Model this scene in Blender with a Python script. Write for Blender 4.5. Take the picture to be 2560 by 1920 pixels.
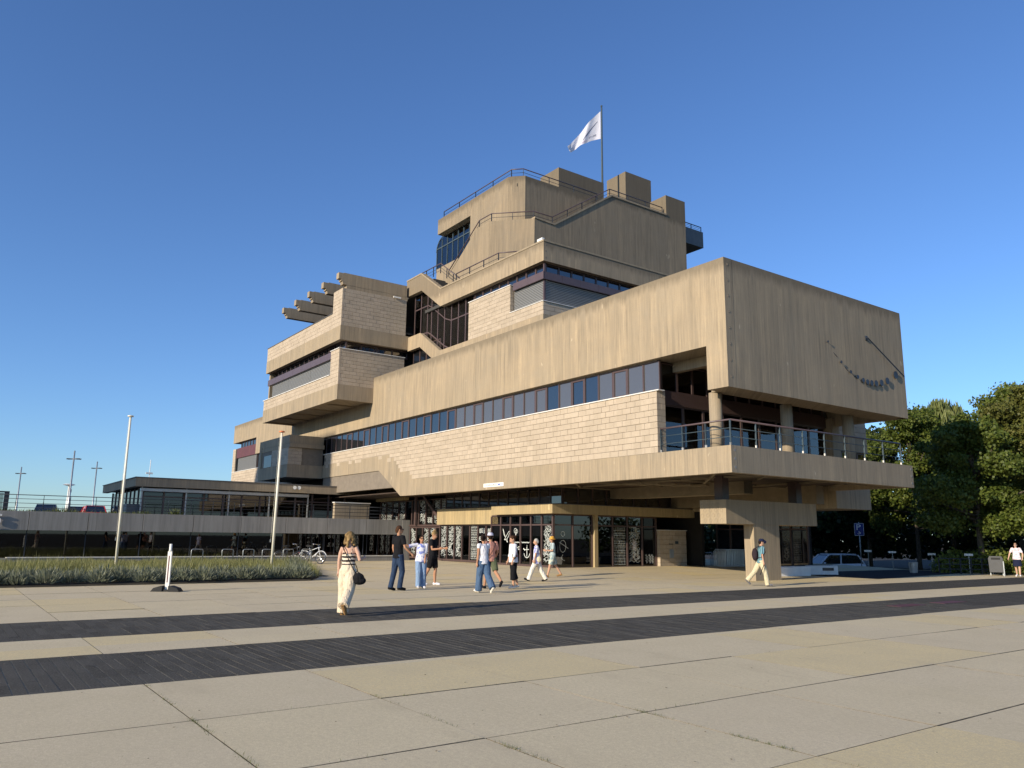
import bpy, bmesh, math, random
from mathutils import Vector, Matrix
R = math.radians
for o in list(bpy.data.objects): bpy.data.objects.remove(o, do_unlink=True)
SC = bpy.context.scene
COL = SC.collection
random.seed(7)
# ------------------------------------------------------------------ camera
cam_d = bpy.data.cameras.new('camera'); cam = bpy.data.objects.new('camera', cam_d); COL.objects.link(cam)
YAW, PIT, ROL = 2.52112173, .191150151, .0114497574
w_ = Vector((math.cos(PIT)*math.cos(YAW), math.cos(PIT)*math.sin(YAW), math.sin(PIT)))
r_ = Vector((math.sin(YAW), -math.cos(YAW), 0)); u_ = r_.cross(w_)
cr, sr = math.cos(ROL), math.sin(ROL)
RX, UX = cr*r_ + sr*u_, -sr*r_ + cr*u_
M = Matrix((RX, UX, -w_)).transposed().to_4x4(); M.translation = Vector((0, 0, 1.65))
cam.matrix_world = M
cam_d.sensor_width = 36; cam_d.lens = 1970.62/2560*36; cam_d.clip_end = 3000; cam_d.clip_start = .05
SC.camera = cam
# ------------------------------------------------------------------ sky, sun, exposure
SUN_EL, SUN_AZ = R(18.6), math.atan2(.143, -.99)          # azimuth measured from +Y towards +X
wd = bpy.data.worlds.new('World'); SC.world = wd; wd.use_nodes = True
nt = wd.node_tree; bg = nt.nodes['Background']; sk = nt.nodes.new('ShaderNodeTexSky')
sk.sky_type = 'NISHITA'; sk.sun_disc = False; sk.sun_elevation = SUN_EL; sk.sun_rotation = SUN_AZ
sk.altitude = 0; sk.air_density = 1.0; sk.dust_density = .25; sk.ozone_density = 2.2
tn = nt.nodes.new('ShaderNodeMix'); tn.data_type = 'RGBA'; tn.blend_type = 'MULTIPLY'; tn.inputs[0].default_value = 1   # even tint of the whole dome: a deeper blue day
tn.inputs[7].default_value = (.76, 1.03, 1.46, 1); nt.links.new(sk.outputs[0], tn.inputs[6])
nt.links.new(tn.outputs[2], bg.inputs[0]); bg.inputs[1].default_value = .105
sun_d = bpy.data.lights.new('sun', 'SUN'); sun = bpy.data.objects.new('sun', sun_d); COL.objects.link(sun)
sun_d.energy = 5.0; sun_d.angle = R(.53); sun_d.color = (1, .875, .69)
sd = Vector((math.sin(SUN_AZ)*math.cos(SUN_EL), math.cos(SUN_AZ)*math.cos(SUN_EL), math.sin(SUN_EL)))
sun.rotation_euler = (-sd).to_track_quat('-Z', 'Y').to_euler(); sun.location = (10, -60, 40)
vs = SC.view_settings; vs.view_transform = 'Standard'; vs.look = 'None'; vs.exposure = .22; vs.gamma = 1
SC.cycles.max_bounces = 8; SC.cycles.transparent_max_bounces = 12
# ------------------------------------------------------------------ helpers
MATS = {}
class N:
    """tiny node helper"""
    def __init__(s, name):
        s.m = bpy.data.materials.new(name); s.m.use_nodes = True; s.t = s.m.node_tree
        s.b = s.t.nodes['Principled BSDF']; s.out = s.t.nodes['Material Output']
        MATS[name] = s.m
    def n(s, typ, **k):
        x = s.t.nodes.new(typ)
        for a, v in k.items(): setattr(x, a, v)
        return x
    def l(s, a, b): s.t.links.new(a, b)
    def val(s, sock, v):
        if hasattr(v, 'links') or isinstance(v, bpy.types.NodeSocket): s.l(v, sock)
        else: sock.default_value = v
    def math(s, op, a, b=0.0, c=0.0, clamp=False):
        x = s.n('ShaderNodeMath', operation=op, use_clamp=clamp)
        s.val(x.inputs[0], a); s.val(x.inputs[1], b); s.val(x.inputs[2], c); return x.outputs[0]
    def pos(s): return s.n('ShaderNodeNewGeometry').outputs['Position']
    def sep(s, v):
        x = s.n('ShaderNodeSeparateXYZ'); s.l(v, x.inputs[0]); return x.outputs
    def comb(s, a, b, c):
        x = s.n('ShaderNodeCombineXYZ')
        for i, v in enumerate((a, b, c)): s.val(x.inputs[i], v)
        return x.outputs[0]
    def noise(s, vec, scale, detail=4, rough=.6):
        x = s.n('ShaderNodeTexNoise'); s.val(x.inputs['Vector'], vec); x.inputs['Scale'].default_value = scale
        x.inputs['Detail'].default_value = detail; x.inputs['Roughness'].default_value = rough; return x.outputs['Fac']
    def ramp(s, f, lo, hi, a=0.0, b=1.0):
        x = s.n('ShaderNodeMapRange'); s.val(x.inputs[0], f)
        for i, v in enumerate((lo, hi, a, b)): x.inputs[i+1].default_value = v
        return x.outputs[0]
    def mix(s, f, a, b, mode='MIX'):
        x = s.n('ShaderNodeMix', data_type='RGBA', blend_type=mode); s.val(x.inputs[0], f)
        for i, v in ((6, a), (7, b)):
            s.val(x.inputs[i], (*v, 1) if isinstance(v, tuple) and len(v) == 3 else v)
        return x.outputs[2]
    def col(s, c): s.val(s.b.inputs['Base Color'], (*c, 1) if isinstance(c, tuple) and len(c) == 3 else c)
    def bump(s, h, strength=.3, dist=.01):
        x = s.n('ShaderNodeBump'); x.inputs['Strength'].default_value = strength; x.inputs['Distance'].default_value = dist
        s.l(h, x.inputs['Height']); s.l(x.outputs[0], s.b.inputs['Normal'])
    def set(s, rough=.8, metal=0, spec=.5):
        s.b.inputs['Roughness'].default_value = rough; s.b.inputs['Metallic'].default_value = metal
        s.b.inputs['Specular IOR Level'].default_value = spec; return s

def plain(name, c, rough=.7, metal=0, spec=.4, var=.12, scale=3.0):
    k = N(name); k.set(rough, metal, spec)
    f = k.noise(k.pos(), scale, 3)
    k.col(k.mix(k.ramp(f, .3, .7), tuple(x*(1-var) for x in c), tuple(min(1, x*(1+var)) for x in c)))
    return k.m

def concrete(name, c, top=None, rib=1.0, warm=(1.05, .98, .88)):
    k = N(name); k.set(.95, 0, .06)
    p = k.pos(); x, y, z = k.sep(p)
    u = k.math('ADD', x, y)
    big = k.noise(p, .55, 4, .65)
    streak = k.noise(k.comb(k.math('MULTIPLY', u, 2.6), k.math('MULTIPLY', z, .16), 0.0), 1.0, 5, .7)
    ribs = k.noise(k.comb(k.math('MULTIPLY', u, 21.0), k.math('MULTIPLY', z, .7), 3.0), 1.0, 3, .6)
    grain = k.noise(p, 34, 3, .7)
    dark = tuple(v*.62 for v in c); lite = tuple(min(1, v*1.13*w) for v, w in zip(c, warm))
    a = k.mix(k.ramp(streak, .28, .72), dark, lite)
    a = k.mix(k.ramp(big, .35, .7, 0, .55), a, tuple(v*.84 for v in c))
    patch = k.ramp(k.noise(p, .33, 4, .7), .34, .62); pm = lambda f, lo=.35: k.math('MULTIPLY', f, k.math('ADD', k.math('MULTIPLY', patch, 1-lo), lo))
    a = k.mix(k.ramp(k.noise(k.comb(k.math('MULTIPLY', u, .5), k.math('MULTIPLY', z, .9), 2.0), 1.0, 5, .7), .5, .72, 0, .4), a, tuple(v*w for v, w in zip(c, (.74, .78, .84))))
    a = k.mix(pm(k.ramp(ribs, .36, .58, .70*rib, 0)), a, tuple(v*.62 for v in c))
    a = k.mix(k.ramp(grain, .35, .6, .22, 0), a, tuple(v*.5 for v in c))
    spot = k.noise(k.comb(k.math('MULTIPLY', u, 1.3), k.math('MULTIPLY', z, .5), 9.0), 2.2, 2, .5)
    a = k.mix(k.ramp(spot, .735, .76, 0, .5), a, tuple(min(1, v*1.55) for v in c))
    wob = k.math('MULTIPLY', k.noise(p, .3, 2), .02)
    fl = k.math('FRACT', k.math('ADD', k.math('MULTIPLY', u, .81), wob)); ln = k.ramp(k.math('ABSOLUTE', k.math('SUBTRACT', fl, .5)), .489, .497, 0, 1)
    a = k.mix(k.math('MULTIPLY', ln, k.ramp(k.noise(p, .35, 3), .42, .62, 0, .75)), a, tuple(v*.42 for v in c))
    runs = k.noise(k.comb(k.math('MULTIPLY', u, 7.5), k.math('MULTIPLY', z, .22), 5.0), 1.0, 4, .65)
    a = k.mix(pm(k.ramp(runs, .48, .70, 0, .85), .15), a, tuple(v*.5 for v in c))
    if top is not None:      # lichen and soot washed down from the coping
        d = k.math('SUBTRACT', top, z)
        edge = k.math('ADD', k.math('MULTIPLY', streak, 1.5), -.42)
        f = k.ramp(k.math('SUBTRACT', d, edge), -.18, .16, .72, 0)
        a = k.mix(f, a, tuple(v*.40 for v in c))
    k.col(a)
    h = k.math('ADD', k.math('MULTIPLY', ribs, .55*rib), k.math('MULTIPLY', grain, .5))
    k.bump(h, .55, .012)
    return k.m

concrete('concrete', (.44, .362, .258), top=11.8)
concrete('concrete_plain', (.43, .355, .255))
concrete('concrete_roof', (.36, .295, .212), top=24.45)
concrete('concrete_upper', (.455, .37, .262), top=17.25)
concrete('concrete_timber', (.50, .40, .235), rib=1.4)
concrete('concrete_grey', (.35, .335, .31), rib=0, warm=(1, 1, 1))
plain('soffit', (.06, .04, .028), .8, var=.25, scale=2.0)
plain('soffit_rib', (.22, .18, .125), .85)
plain('mortar', (.21, .175, .135), .95)
plain('brown_metal', (.085, .055, .050), .38, spec=.5, var=.08)
plain('purple_metal', (.105, .072, .074), .4, spec=.5, var=.08)
plain('rust_panel', (.115, .04, .042), .55)
plain('white_trim', (.75, .72, .66), .5)
plain('white_paint', (.80, .78, .72), .4, var=.04)
plain('rail_steel', (.06, .085, .10), .6, spec=.25)
plain('rail_dark', (.030, .035, .045), .45)
plain('roof_felt', (.06, .058, .055), .95)
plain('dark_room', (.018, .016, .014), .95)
plain('room_wall', (.10, .085, .065), .9)
plain('curtain', (.46, .42, .34), .9, var=.35, scale=4)
plain('white_column', (.72, .70, .62), .7, var=.03)
plain('black_rubber', (.018, .018, .018), .75)
plain('galv', (.42, .44, .44), .38, .6)
plain('zinc_grey', (.13, .125, .12), .55)
plain('orange', (.65, .18, .06), .5)
plain('blue_print', (.05, .12, .45), .5)
plain('red_paint', (.45, .025, .02), .45)
k = N('brick'); k.set(.95, 0, .06)
oi = k.n('ShaderNodeObjectInfo').outputs['Random']
p = k.pos(); x, y, z = k.sep(p)
cell = k.n('ShaderNodeTexWhiteNoise', noise_dimensions='3D')
k.l(k.comb(k.math('FLOOR', k.math('MULTIPLY', k.math('ADD', x, y), 2.1)), k.math('FLOOR', k.math('MULTIPLY', z, 4.08)), 0.0), cell.inputs['Vector'])
a = k.mix(k.ramp(cell.outputs['Value'], 0, 1), (.46, .38, .285), (.55, .455, .345))
a = k.mix(k.ramp(k.noise(p, .5, 4), .4, .75, 0, .3), a, (.37, .31, .235))
g = k.noise(p, 45, 3, .75); a = k.mix(k.ramp(g, .38, .6, .4, 0), a, (.27, .22, .165)); k.col(a); k.bump(g, .7, .012)
k = N('blinds'); k.set(.45, .2, .5)
x, y, z = k.sep(k.pos()); s = k.math('FRACT', k.math('MULTIPLY', z, 11.0))
k.col(k.mix(k.ramp(s, .55, .75), (.30, .30, .29), (.05, .05, .055))); k.bump(k.ramp(s, 0, .8), .8, .03)
k = N('glass_dark'); k.col((.010, .012, .016)); k.set(.025, 0, 1.0); k.b.inputs['IOR'].default_value = 1.75
wv = k.noise(k.pos(), .8, 1); k.bump(wv, .04, .02)
k = N('glass_blind'); k.set(.06, 0, .9); k.b.inputs['IOR'].default_value = 1.7
x, y, z = k.sep(k.pos()); s = k.math('FRACT', k.math('MULTIPLY', z, 18.0))
k.col(k.mix(k.ramp(s, .7, .9, 0, .35), (.085, .08, .075), (.035, .035, .035)))
def clear_glass(name, tint, ior=1.6):
    k = N(name); t = k.n('ShaderNodeBsdfTransparent'); t.inputs[0].default_value = (*tint, 1)
    gl = k.n('ShaderNodeBsdfGlossy'); gl.inputs['Roughness'].default_value = .015; gl.inputs[0].default_value = (.95, .97, 1, 1)
    fr = k.n('ShaderNodeFresnel'); fr.inputs[0].default_value = ior
    mx = k.n('ShaderNodeMixShader'); k.l(fr.outputs[0], mx.inputs[0]); k.l(t.outputs[0], mx.inputs[1]); k.l(gl.outputs[0], mx.inputs[2])
    k.l(mx.outputs[0], k.out.inputs[0]); return k.m
clear_glass('glass_clear', (.55, .57, .57), 1.75)
clear_glass('glass_smoke', (.22, .22, .23), 1.75)
clear_glass('glass_bay', (.35, .45, .50), 2.0)

WL = {}
def put(name, data, parent=None, loc=(0, 0, 0), rot=None, local=False, **props):
    """loc in world metres unless local; parents placed with put() are unrotated"""
    o = bpy.data.objects.new(name, data); COL.objects.link(o); L = Vector(loc)
    if parent is not None: o.parent = parent
    if parent is not None and not local: o.location = L - WL[parent.name]
    else: o.location = L
    WL[o.name] = L
    if rot is not None: o.rotation_euler = rot
    for a, v in props.items(): o[a] = v
    return o
def thing(name, label, cat, loc=(0, 0, 0), rotz=0, group=None):
    o = put(name, None, None, loc, (0, 0, rotz)); o.empty_display_size = .3
    o['label'] = label; o['category'] = cat
    if group: o['group'] = group
    return o
def tag(o, label, cat, group=None):
    o['label'] = label; o['category'] = cat
    if group: o['group'] = group
    return o
def mat(m): return MATS[m] if isinstance(m, str) else m
def mesh(name, v, f, m, smooth=False):
    me = bpy.data.meshes.new(name); me.from_pydata([tuple(q) for q in v], [], [tuple(q) for q in f]); me.update()
    for mm in (m if isinstance(m, (list, tuple)) else [m]): me.materials.append(mat(mm))
    if smooth: me.polygons.foreach_set('use_smooth', [len(q) < 5 for q in f])
    return me
CF = [(0, 3, 2, 1), (4, 5, 6, 7), (0, 1, 5, 4), (1, 2, 6, 5), (2, 3, 7, 6), (3, 0, 4, 7)]
def cv(x0, y0, z0, x1, y1, z1): return [(x0, y0, z0), (x1, y0, z0), (x1, y1, z0), (x0, y1, z0), (x0, y0, z1), (x1, y0, z1), (x1, y1, z1), (x0, y1, z1)]
CACHE = {}
def cube(dx, dy, dz, m, bev=0):
    key = (round(dx, 4), round(dy, 4), round(dz, 4), m, bev)
    if key not in CACHE:
        me = mesh('block', cv(-dx/2, -dy/2, -dz/2, dx/2, dy/2, dz/2), CF, m)
        if bev:
            b = bmesh.new(); b.from_mesh(me); bmesh.ops.bevel(b, geom=b.edges[:], offset=bev, segments=1, affect='EDGES'); b.to_mesh(me); b.free()
        CACHE[key] = me
    return CACHE[key]
def box(name, m, x0, x1, y0, y1, z0, z1, parent=None, bev=0, local=False, **props):
    return put(name, cube(x1-x0, y1-y0, z1-z0, m, bev), parent, ((x0+x1)/2, (y0+y1)/2, (z0+z1)/2), local=local, **props)
class MB:
    """collects shapes into one mesh"""
    def __init__(s): s.v = []; s.f = []
    def add(s, v, f):
        n = len(s.v); s.v += [tuple(q) for q in v]; s.f += [tuple(i+n for i in q) for q in f]; return s
    def box(s, x0, x1, y0, y1, z0, z1): return s.add(cv(x0, y0, z0, x1, y1, z1), CF)
    def tube(s, pts, r, seg=8, cap=True, sq=None):
        pts = [Vector(q) for q in pts]; rr = r if isinstance(r, (list, tuple)) else [r]*len(pts)
        V = []; F = []; up = None
        for i, q in enumerate(pts):
            d = ((pts[i+1]-q) if i == 0 else (q-pts[i-1]) if i == len(pts)-1 else (pts[i+1]-q).normalized()+(q-pts[i-1]).normalized())
            d = d.normalized() if d.length > 1e-9 else Vector((0, 0, 1))
            if up is None: up = d.orthogonal().normalized()
            a = (up - d*up.dot(d)); a = a.normalized() if a.length > 1e-6 else d.orthogonal().normalized(); up = a; c = d.cross(a)
            for j in range(seg):
                t = 2*math.pi*j/seg; V.append(q + (a*math.cos(t) + c*math.sin(t))*rr[i])
        for i in range(len(pts)-1):
            for j in range(seg):
                k2 = (j+1) % seg; F.append((i*seg+j, i*seg+k2, (i+1)*seg+k2, (i+1)*seg+j))
        if cap: F.append(tuple(range(seg-1, -1, -1))); F.append(tuple((len(pts)-1)*seg+j for j in range(seg)))
        return s.add(V, F)
    def prism(s, pts, axis, lo, hi):
        """polygon pts (two coords, other axes in order) extruded along axis"""
        n = len(pts); ar = sum(pts[i][0]*pts[(i+1) % n][1]-pts[(i+1) % n][0]*pts[i][1] for i in range(n))
        mk = {0: lambda a, b, c: (c, a, b), 1: lambda a, b, c: (a, c, b), 2: lambda a, b, c: (a, b, c)}[axis]
        if (ar < 0) != (axis == 1): pts = pts[::-1]
        V = [mk(a, b, lo) for a, b in pts] + [mk(a, b, hi) for a, b in pts]
        F = [tuple(range(n-1, -1, -1)), tuple(range(n, 2*n))] + [(i, (i+1) % n, n+(i+1) % n, n+i) for i in range(n)]
        return s.add(V, F)
    def ball(s, c, r, seg=10, rings=7):
        r = (r, r, r) if not isinstance(r, (list, tuple)) else r; V = []; F = []
        for i in range(rings+1):
            t = math.pi*i/rings
            for j in range(seg):
                p = 2*math.pi*j/seg; V.append((c[0]+r[0]*math.sin(t)*math.cos(p), c[1]+r[1]*math.sin(t)*math.sin(p), c[2]-r[2]*math.cos(t)))
        for i in range(rings):
            for j in range(seg): F.append((i*seg+j, i*seg+(j+1) % seg, (i+1)*seg+(j+1) % seg, (i+1)*seg+j))
        return s.add(V, F)
    def build(s, name, m, parent=None, loc=(0, 0, 0), smooth=False, local=False, rot=None, **props):
        """vertices are world coords; the object sits at loc"""
        if not local: s.v = [tuple(Vector(q)-Vector(loc)) for q in s.v]
        me = mesh(name, s.v, s.f, m, smooth)
        return put(name, me, parent, loc, rot, local=local, **props)
def cyl(name, m, x, y, z0, z1, r, parent=None, seg=20, local=False):
    return MB().tube([(0, 0, 0), (0, 0, z1-z0)], r, seg).build(name, m, parent, (x, y, z0), True, local=True) if local else \
        MB().tube([(x, y, z0), (x, y, z1)], r, seg).build(name, m, parent, (x, y, z0), True)
# ================================================================== TOWN HALL
TH = thing('town_hall', 'large brutalist town hall of stepped beige concrete slabs and pale block walls', 'building', (-40, 28, 0))
def part(name, m, *d, parent=TH, **k): return box(name, m, *d, parent=parent, **k)
BRICKS = []          # (distance, x0,x1,y0,y1,z0,z1, wall)
def masonry(axis, face, u0, u1, z0, z1, wall, back, skip=None, sgn=-1):
    """blocks laid in half bond on a wall face; axis 'x' wall runs along x facing -y, axis 'y' wall runs along y facing +x"""
    n = max(1, round((z1-z0)/.245)); ch = (z1-z0)/n
    for r in range(n):
        za, zb = z0+r*ch+.006, z0+(r+1)*ch-.006
        u = u0 - (.25 if r % 2 else 0) - .0
        while u < u1-.03:
            a, b = max(u+.005, u0), min(u+.495, u1); u += .5
            if b-a < .06: continue
            if skip and skip(a, b, za, zb): continue
            j = random.random()*.009
            if axis == 'x': bb = (a, b, face+j, back, za, zb)
            else: bb = (back, face-j, a, b, za, zb)
            c = Vector(((bb[0]+bb[1])/2, (bb[2]+bb[3])/2, (za+zb)/2-1.65))
            nrm = Vector((0, -1, 0)) if axis == 'x' else Vector((1, 0, 0))
            ap = (b-a)*ch*abs(nrm.dot(c.normalized()))/c.length_squared
            BRICKS.append((ap, bb, wall))
def windows(axis, plane, us, z0, z1, parent=TH, fw=.05, dep=.07, glass='glass_dark', metal='brown_metal', name='window', kind=None):
    """a run of framed windows; us = list of edges"""
    for i in range(len(us)-1):
        a, b = us[i], us[i+1]; g = glass; w = fw
        if kind:
            r = kind(i)
            if r: g, w = r
        mb = MB(); W, H = b-a-.004, z1-z0
        if axis == 'x':
            for q in ((-W/2, -W/2+w, 0, H), (W/2-w, W/2, 0, H), (-W/2+w, W/2-w, 0, w), (-W/2+w, W/2-w, H-w, H)): mb.box(q[0], q[1], 0, dep, q[2], q[3])
            loc = ((a+b)/2, plane, z0)
        else:
            for q in ((-W/2, -W/2+w, 0, H), (W/2-w, W/2, 0, H), (-W/2+w, W/2-w, 0, w), (-W/2+w, W/2-w, H-w, H)): mb.box(-dep, 0, q[0], q[1], q[2], q[3])
            loc = (plane, (a+b)/2, z0)
        key = ('win', axis, round(W, 3), round(H, 3), w, dep, metal)
        if key not in CACHE: CACHE[key] = mesh('window', mb.v, mb.f, metal)
        o = put(name, CACHE[key], parent, loc)
        if axis == 'x': box('pane', g, loc[0]-W/2+w, loc[0]+W/2-w, plane+dep*.5, plane+dep*.5+.008, z0+w, z1-w, parent=o)
        else: box('pane', g, plane-dep*.5-.008, plane-dep*.5, loc[1]-W/2+w, loc[1]+W/2-w, z0+w, z1-w, parent=o)
def edges(a, b, n): return [a+(b-a)*i/n for i in range(n+1)]
def railing(name, pts, z0, h, parent, posts, mids=(.35, .68), top='purple_metal', m='rail_steel', rt=.035, shoe=True, psize=.03, lean=0):
    """polyline rail: pts (x,y[,dz]); posts = spacing"""
    P = [Vector((q[0], q[1], z0+(q[2] if len(q) > 2 else 0))) for q in pts]; L = P[0]
    mb = MB(); mb.tube([q+Vector((0, 0, h)) for q in P], rt, 8)
    o = mb.build(name, top, parent, L, True)
    for fr in mids: MB().tube([q+Vector((0, 0, h*fr)) for q in P], .014, 6).build('mid_rail', m, o, L, True)
    for i in range(len(P)-1):
        d = P[i+1]-P[i]; n = max(1, round(d.length/posts))
        for j in range(n+1):
            if j == 0 and i > 0: continue
            q = P[i]+d*(j/n)
            key = ('post', h, psize, m)
            if key not in CACHE:
                pm = MB().box(-psize, psize, -.012, .012, 0, h).box(-psize*.6, psize*.6, -.02, .02, h*.3, h*.6); CACHE[key] = mesh('post', pm.v, pm.f, m)
            dd = math.atan2(d.y, d.x)+math.pi/2
            put('post', CACHE[key], o, q, (0, 0, dd))
            if shoe: box('post_shoe', 'white_trim', q.x-.028, q.x+.028, q.y-.028, q.y+.028, q.z-.02, q.z+.11, parent=o)
    return o
# ---- main slab (second floor parapet) running the whole front
FY, FX = 22.2, -17.86
MB().prism([(-77, 11.8), (FX, 11.8), (FX, 6.97), (-18.8, 6.97), (-18.8, 8.61), (-70.2, 8.61), (-70.2, 10.1), (-77, 10.1)], 1, FY, FY+.46).build('parapet_slab', 'concrete', TH, (-47, FY, 8.6))
ew = part('end_wall', 'concrete', -18.25, FX-.004, FY+.472, 34.34, 6.97, 11.8)
MB().box(-18.25, FX-.03, FY+.46, FY+.472, 6.97, 11.8).build('joint_strip', 'mortar', TH, (-18, FY+.46, 7))
for i in range(8):
    z = 7.35+i*.6
    MB().tube([(FX-.01, FY+.2, z), (FX+.006, FY+.2, z)], .055, 12).build('tie_hole', 'mortar', TH, (FX, FY+.2, z))
    MB().tube([(FX-.01, FY+.2+.012, z), (FX+.01, FY+.2+.012, z)], .036, 10).build('tie_plug', 'concrete_plain', TH, (FX, FY+.2, z))
part('slab_back_wall', 'concrete', -77, FX-.1, 34.0, 34.33, 6.97, 11.79)
part('slab_left_wall', 'concrete', -76.99, -76.6, FY+.47, 33.9, 10.1, 11.79)
part('slab_roof', 'roof_felt', -76.6, -18.26, FY+.47, 34.0, 11.0, 11.2)
# ceiling of the loggia with beams
part('loggia_ceiling', 'concrete_plain', -22.0, -18.26, FY+.47, 34.0, 8.62, 8.8)
for y in (23.4, 25.5, 27.6, 29.7, 31.8): part('ceiling_beam', 'concrete_plain', -21.9, -18.26, y, y+.28, 8.22, 8.615)
part('edge_beam', 'concrete_plain', -19.05, -18.26, FY+.5, 34.0, 6.98, 7.22)
# ---- lower fascia: brick band over notched concrete beam, balcony
stp = []; n = 7
for i in range(n+1):
    x = -40.5-4.1*i/n; z = 4.88+1.67*i/n
    stp.append((x, z)); 
    if i < n: stp.append((x, 4.88+1.67*(i+1)/n))
poly = [(-54.55, 5.64), (-45.4, 5.63), (-42.4, 3.95), (FX, 3.93), (FX, 4.885)] + stp + [(-54.55, 6.55)]
MB().prism(poly, 1, FY, FY+.3).build('floor_beam', 'concrete_plain', TH, (-36, FY, 4))
wall_f = part('block_wall', 'mortar', -54.5, -21.36, FY+.07, FY+.45, 4.5, 7.30)
part('block_wall_end', 'mortar', -21.4, -21.37, FY+.05, FY+.47, 4.9, 7.29)
bx_ = lambda z: -40.5-(z-4.88)*(4.1/1.67)
masonry('x', FY-.004, -54.55, -21.35, 4.885, 7.305, wall_f, FY+.1, skip=lambda a, b, za, zb: (zb < 6.57 and a < bx_(zb)-.35) or a < -54.5)
masonry('y', -21.345, FY+.008, FY+.47, 4.885, 7.305, wall_f, -21.4)
part('sill', 'white_trim', -54.5, -21.2, FY-.05, FY+.3, 7.308, 7.35)
part('window_back', 'dark_room', -62, -22.2, 22.9, 23.2, 4.6, 8.9)
def ribbon_kind(i):
    j = i % 3
    x = -61+.9*i
    if x > -25 : g = 'glass_blind'
    elif x > -38: g = 'glass_blind' if random.random() < .75 else 'glass_dark'
    else: g = 'glass_dark'
    return (g, .10 if j == 2 else .035)
windows('x', FY+.24, edges(-61.0, -21.4, 44), 7.352, 8.56, kind=ribbon_kind)
part('window_head', 'mortar', -61, -21.5, FY+.2, FY+.5, 8.56, 8.64)
# balcony
bf = part('balcony_fascia', 'concrete_plain', -18.16, FX-.004, FY+.302, 34.35, 3.93, 4.885)
for y in (FY+.19, 34.2):
    for z in (4.12, 4.42, 4.72): MB().tube([(FX-.01, y, z), (FX+.006, y, z)], .05, 12).build('tie_hole', 'concrete_grey', TH, (FX, y, z))
part('balcony_side', 'concrete_plain', -21.8, -18.17, 34.05, 34.34, 3.94, 4.88)
part('balcony_floor', 'concrete_plain', -22.3, -18.17, FY+.31, 34.04, 4.36, 4.46)
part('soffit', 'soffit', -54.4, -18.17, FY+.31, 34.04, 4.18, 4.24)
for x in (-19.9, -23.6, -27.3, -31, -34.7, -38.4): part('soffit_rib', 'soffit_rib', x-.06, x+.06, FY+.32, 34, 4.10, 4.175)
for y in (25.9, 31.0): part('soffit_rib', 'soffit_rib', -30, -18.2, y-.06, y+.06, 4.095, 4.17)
for (xa, ya, xb, yb) in ((-19.0, 22.9, -24.5, 28.4), (-19.0, 28.4, -24.5, 22.9), (-18.4, 31, -21.6, 34), (-18.6, 25.4, -21.2, 28), (-27.3, 23, -32, 27.5)):
    d = Vector((xb-xa, yb-ya, 0)); nn = Vector((-d.y, d.x, 0)).normalized()*.05
    MB().prism([(xa+nn.x, ya+nn.y), (xb+nn.x, yb+nn.y), (xb-nn.x, yb-nn.y), (xa-nn.x, ya-nn.y)], 2, 4.105, 4.178).build('soffit_rib', 'soffit_rib', TH, (xa, ya, 4.1))
for i in range(7): part('soffit_lamp', 'soffit_rib', -26.5+.28*i, -25.3+.28*i, 25.2+.75*i, 25.42+.75*i, 4.02, 4.09)
# deep beams beneath, bent over the entrance
MB().prism([(-44, 3.96), (-29, 3.62), (-22.4, 3.62), (-22.4, 4.17), (-44, 4.17)], 1, 28.6, 29.2).build('transfer_beam', 'soffit_rib', TH, (-33, 28.6, 3.6))
part('transfer_beam', 'soffit_rib', -34, -21.9, 33.2, 33.8, 3.3, 4.17)
railing('railing', [(-21.35, FY+.17), (-18.0, FY+.17)], 4.885, .93, TH, 1.15)
railing('railing', [(-18.0, FY+.17), (-18.0, 33.7)], 4.885, .93, TH, 1.42, psize=.03)
# round columns and loggia glazing
for y in (22.95, 27.25, 31.6): cyl('round_column', 'concrete_plain', -19.1, y, 4.46, 6.98, .235, TH, 24)
part('glazing_fascia', 'brown_metal', -21.66, -21.5, 22.7, 33.7, 6.86, 7.40)
windows('y', -21.55, edges(22.7, 33.6, 12), 7.40, 8.55, glass='glass_smoke')
windows('y', -21.55, edges(22.7, 33.6, 9), 4.47, 6.86, glass='glass_clear', fw=.06)
part('room_back', 'room_wall', -26, -25.8, 22.7, 34, 4.3, 8.8); part('room_floor', 'room_wall', -25.8, -21.6, 22.7, 34, 4.3, 4.44)
part('room_ceiling', 'room_wall', -25.8, -21.7, 22.7, 34, 8.62, 8.7)
def curtain(x, y0, y1, z0, z1, parent=TH, along='y', m='curtain'):
    mb = MB(); n = max(6, int((y1-y0)/.045)); V = []; F = []
    for i in range(n+1):
        u = y0+(y1-y0)*i/n; w = .035*math.sin(i*1.45)+.02*math.sin(i*.61)
        for z in (z0, z1): V.append((x+w, u, z) if along == 'y' else (u, x+w, z))
    for i in range(n): F.append((2*i, 2*i+2, 2*i+3, 2*i+1))
    return mb.add(V, F).build('curtain', m, parent, (V[0]), True)
for a, b in ((23.1, 24.6), (25.2, 25.9), (26.6, 27.3), (28.4, 28.9), (29.5, 30.3), (31.2, 31.9)): curtain(-21.95, a, b, 4.5, 6.84)
for a, b in ((22.9, 25.3), (25.8, 28.5), (29.4, 31)): curtain(-21.98, a, b, 7.4, 8.5)
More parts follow.
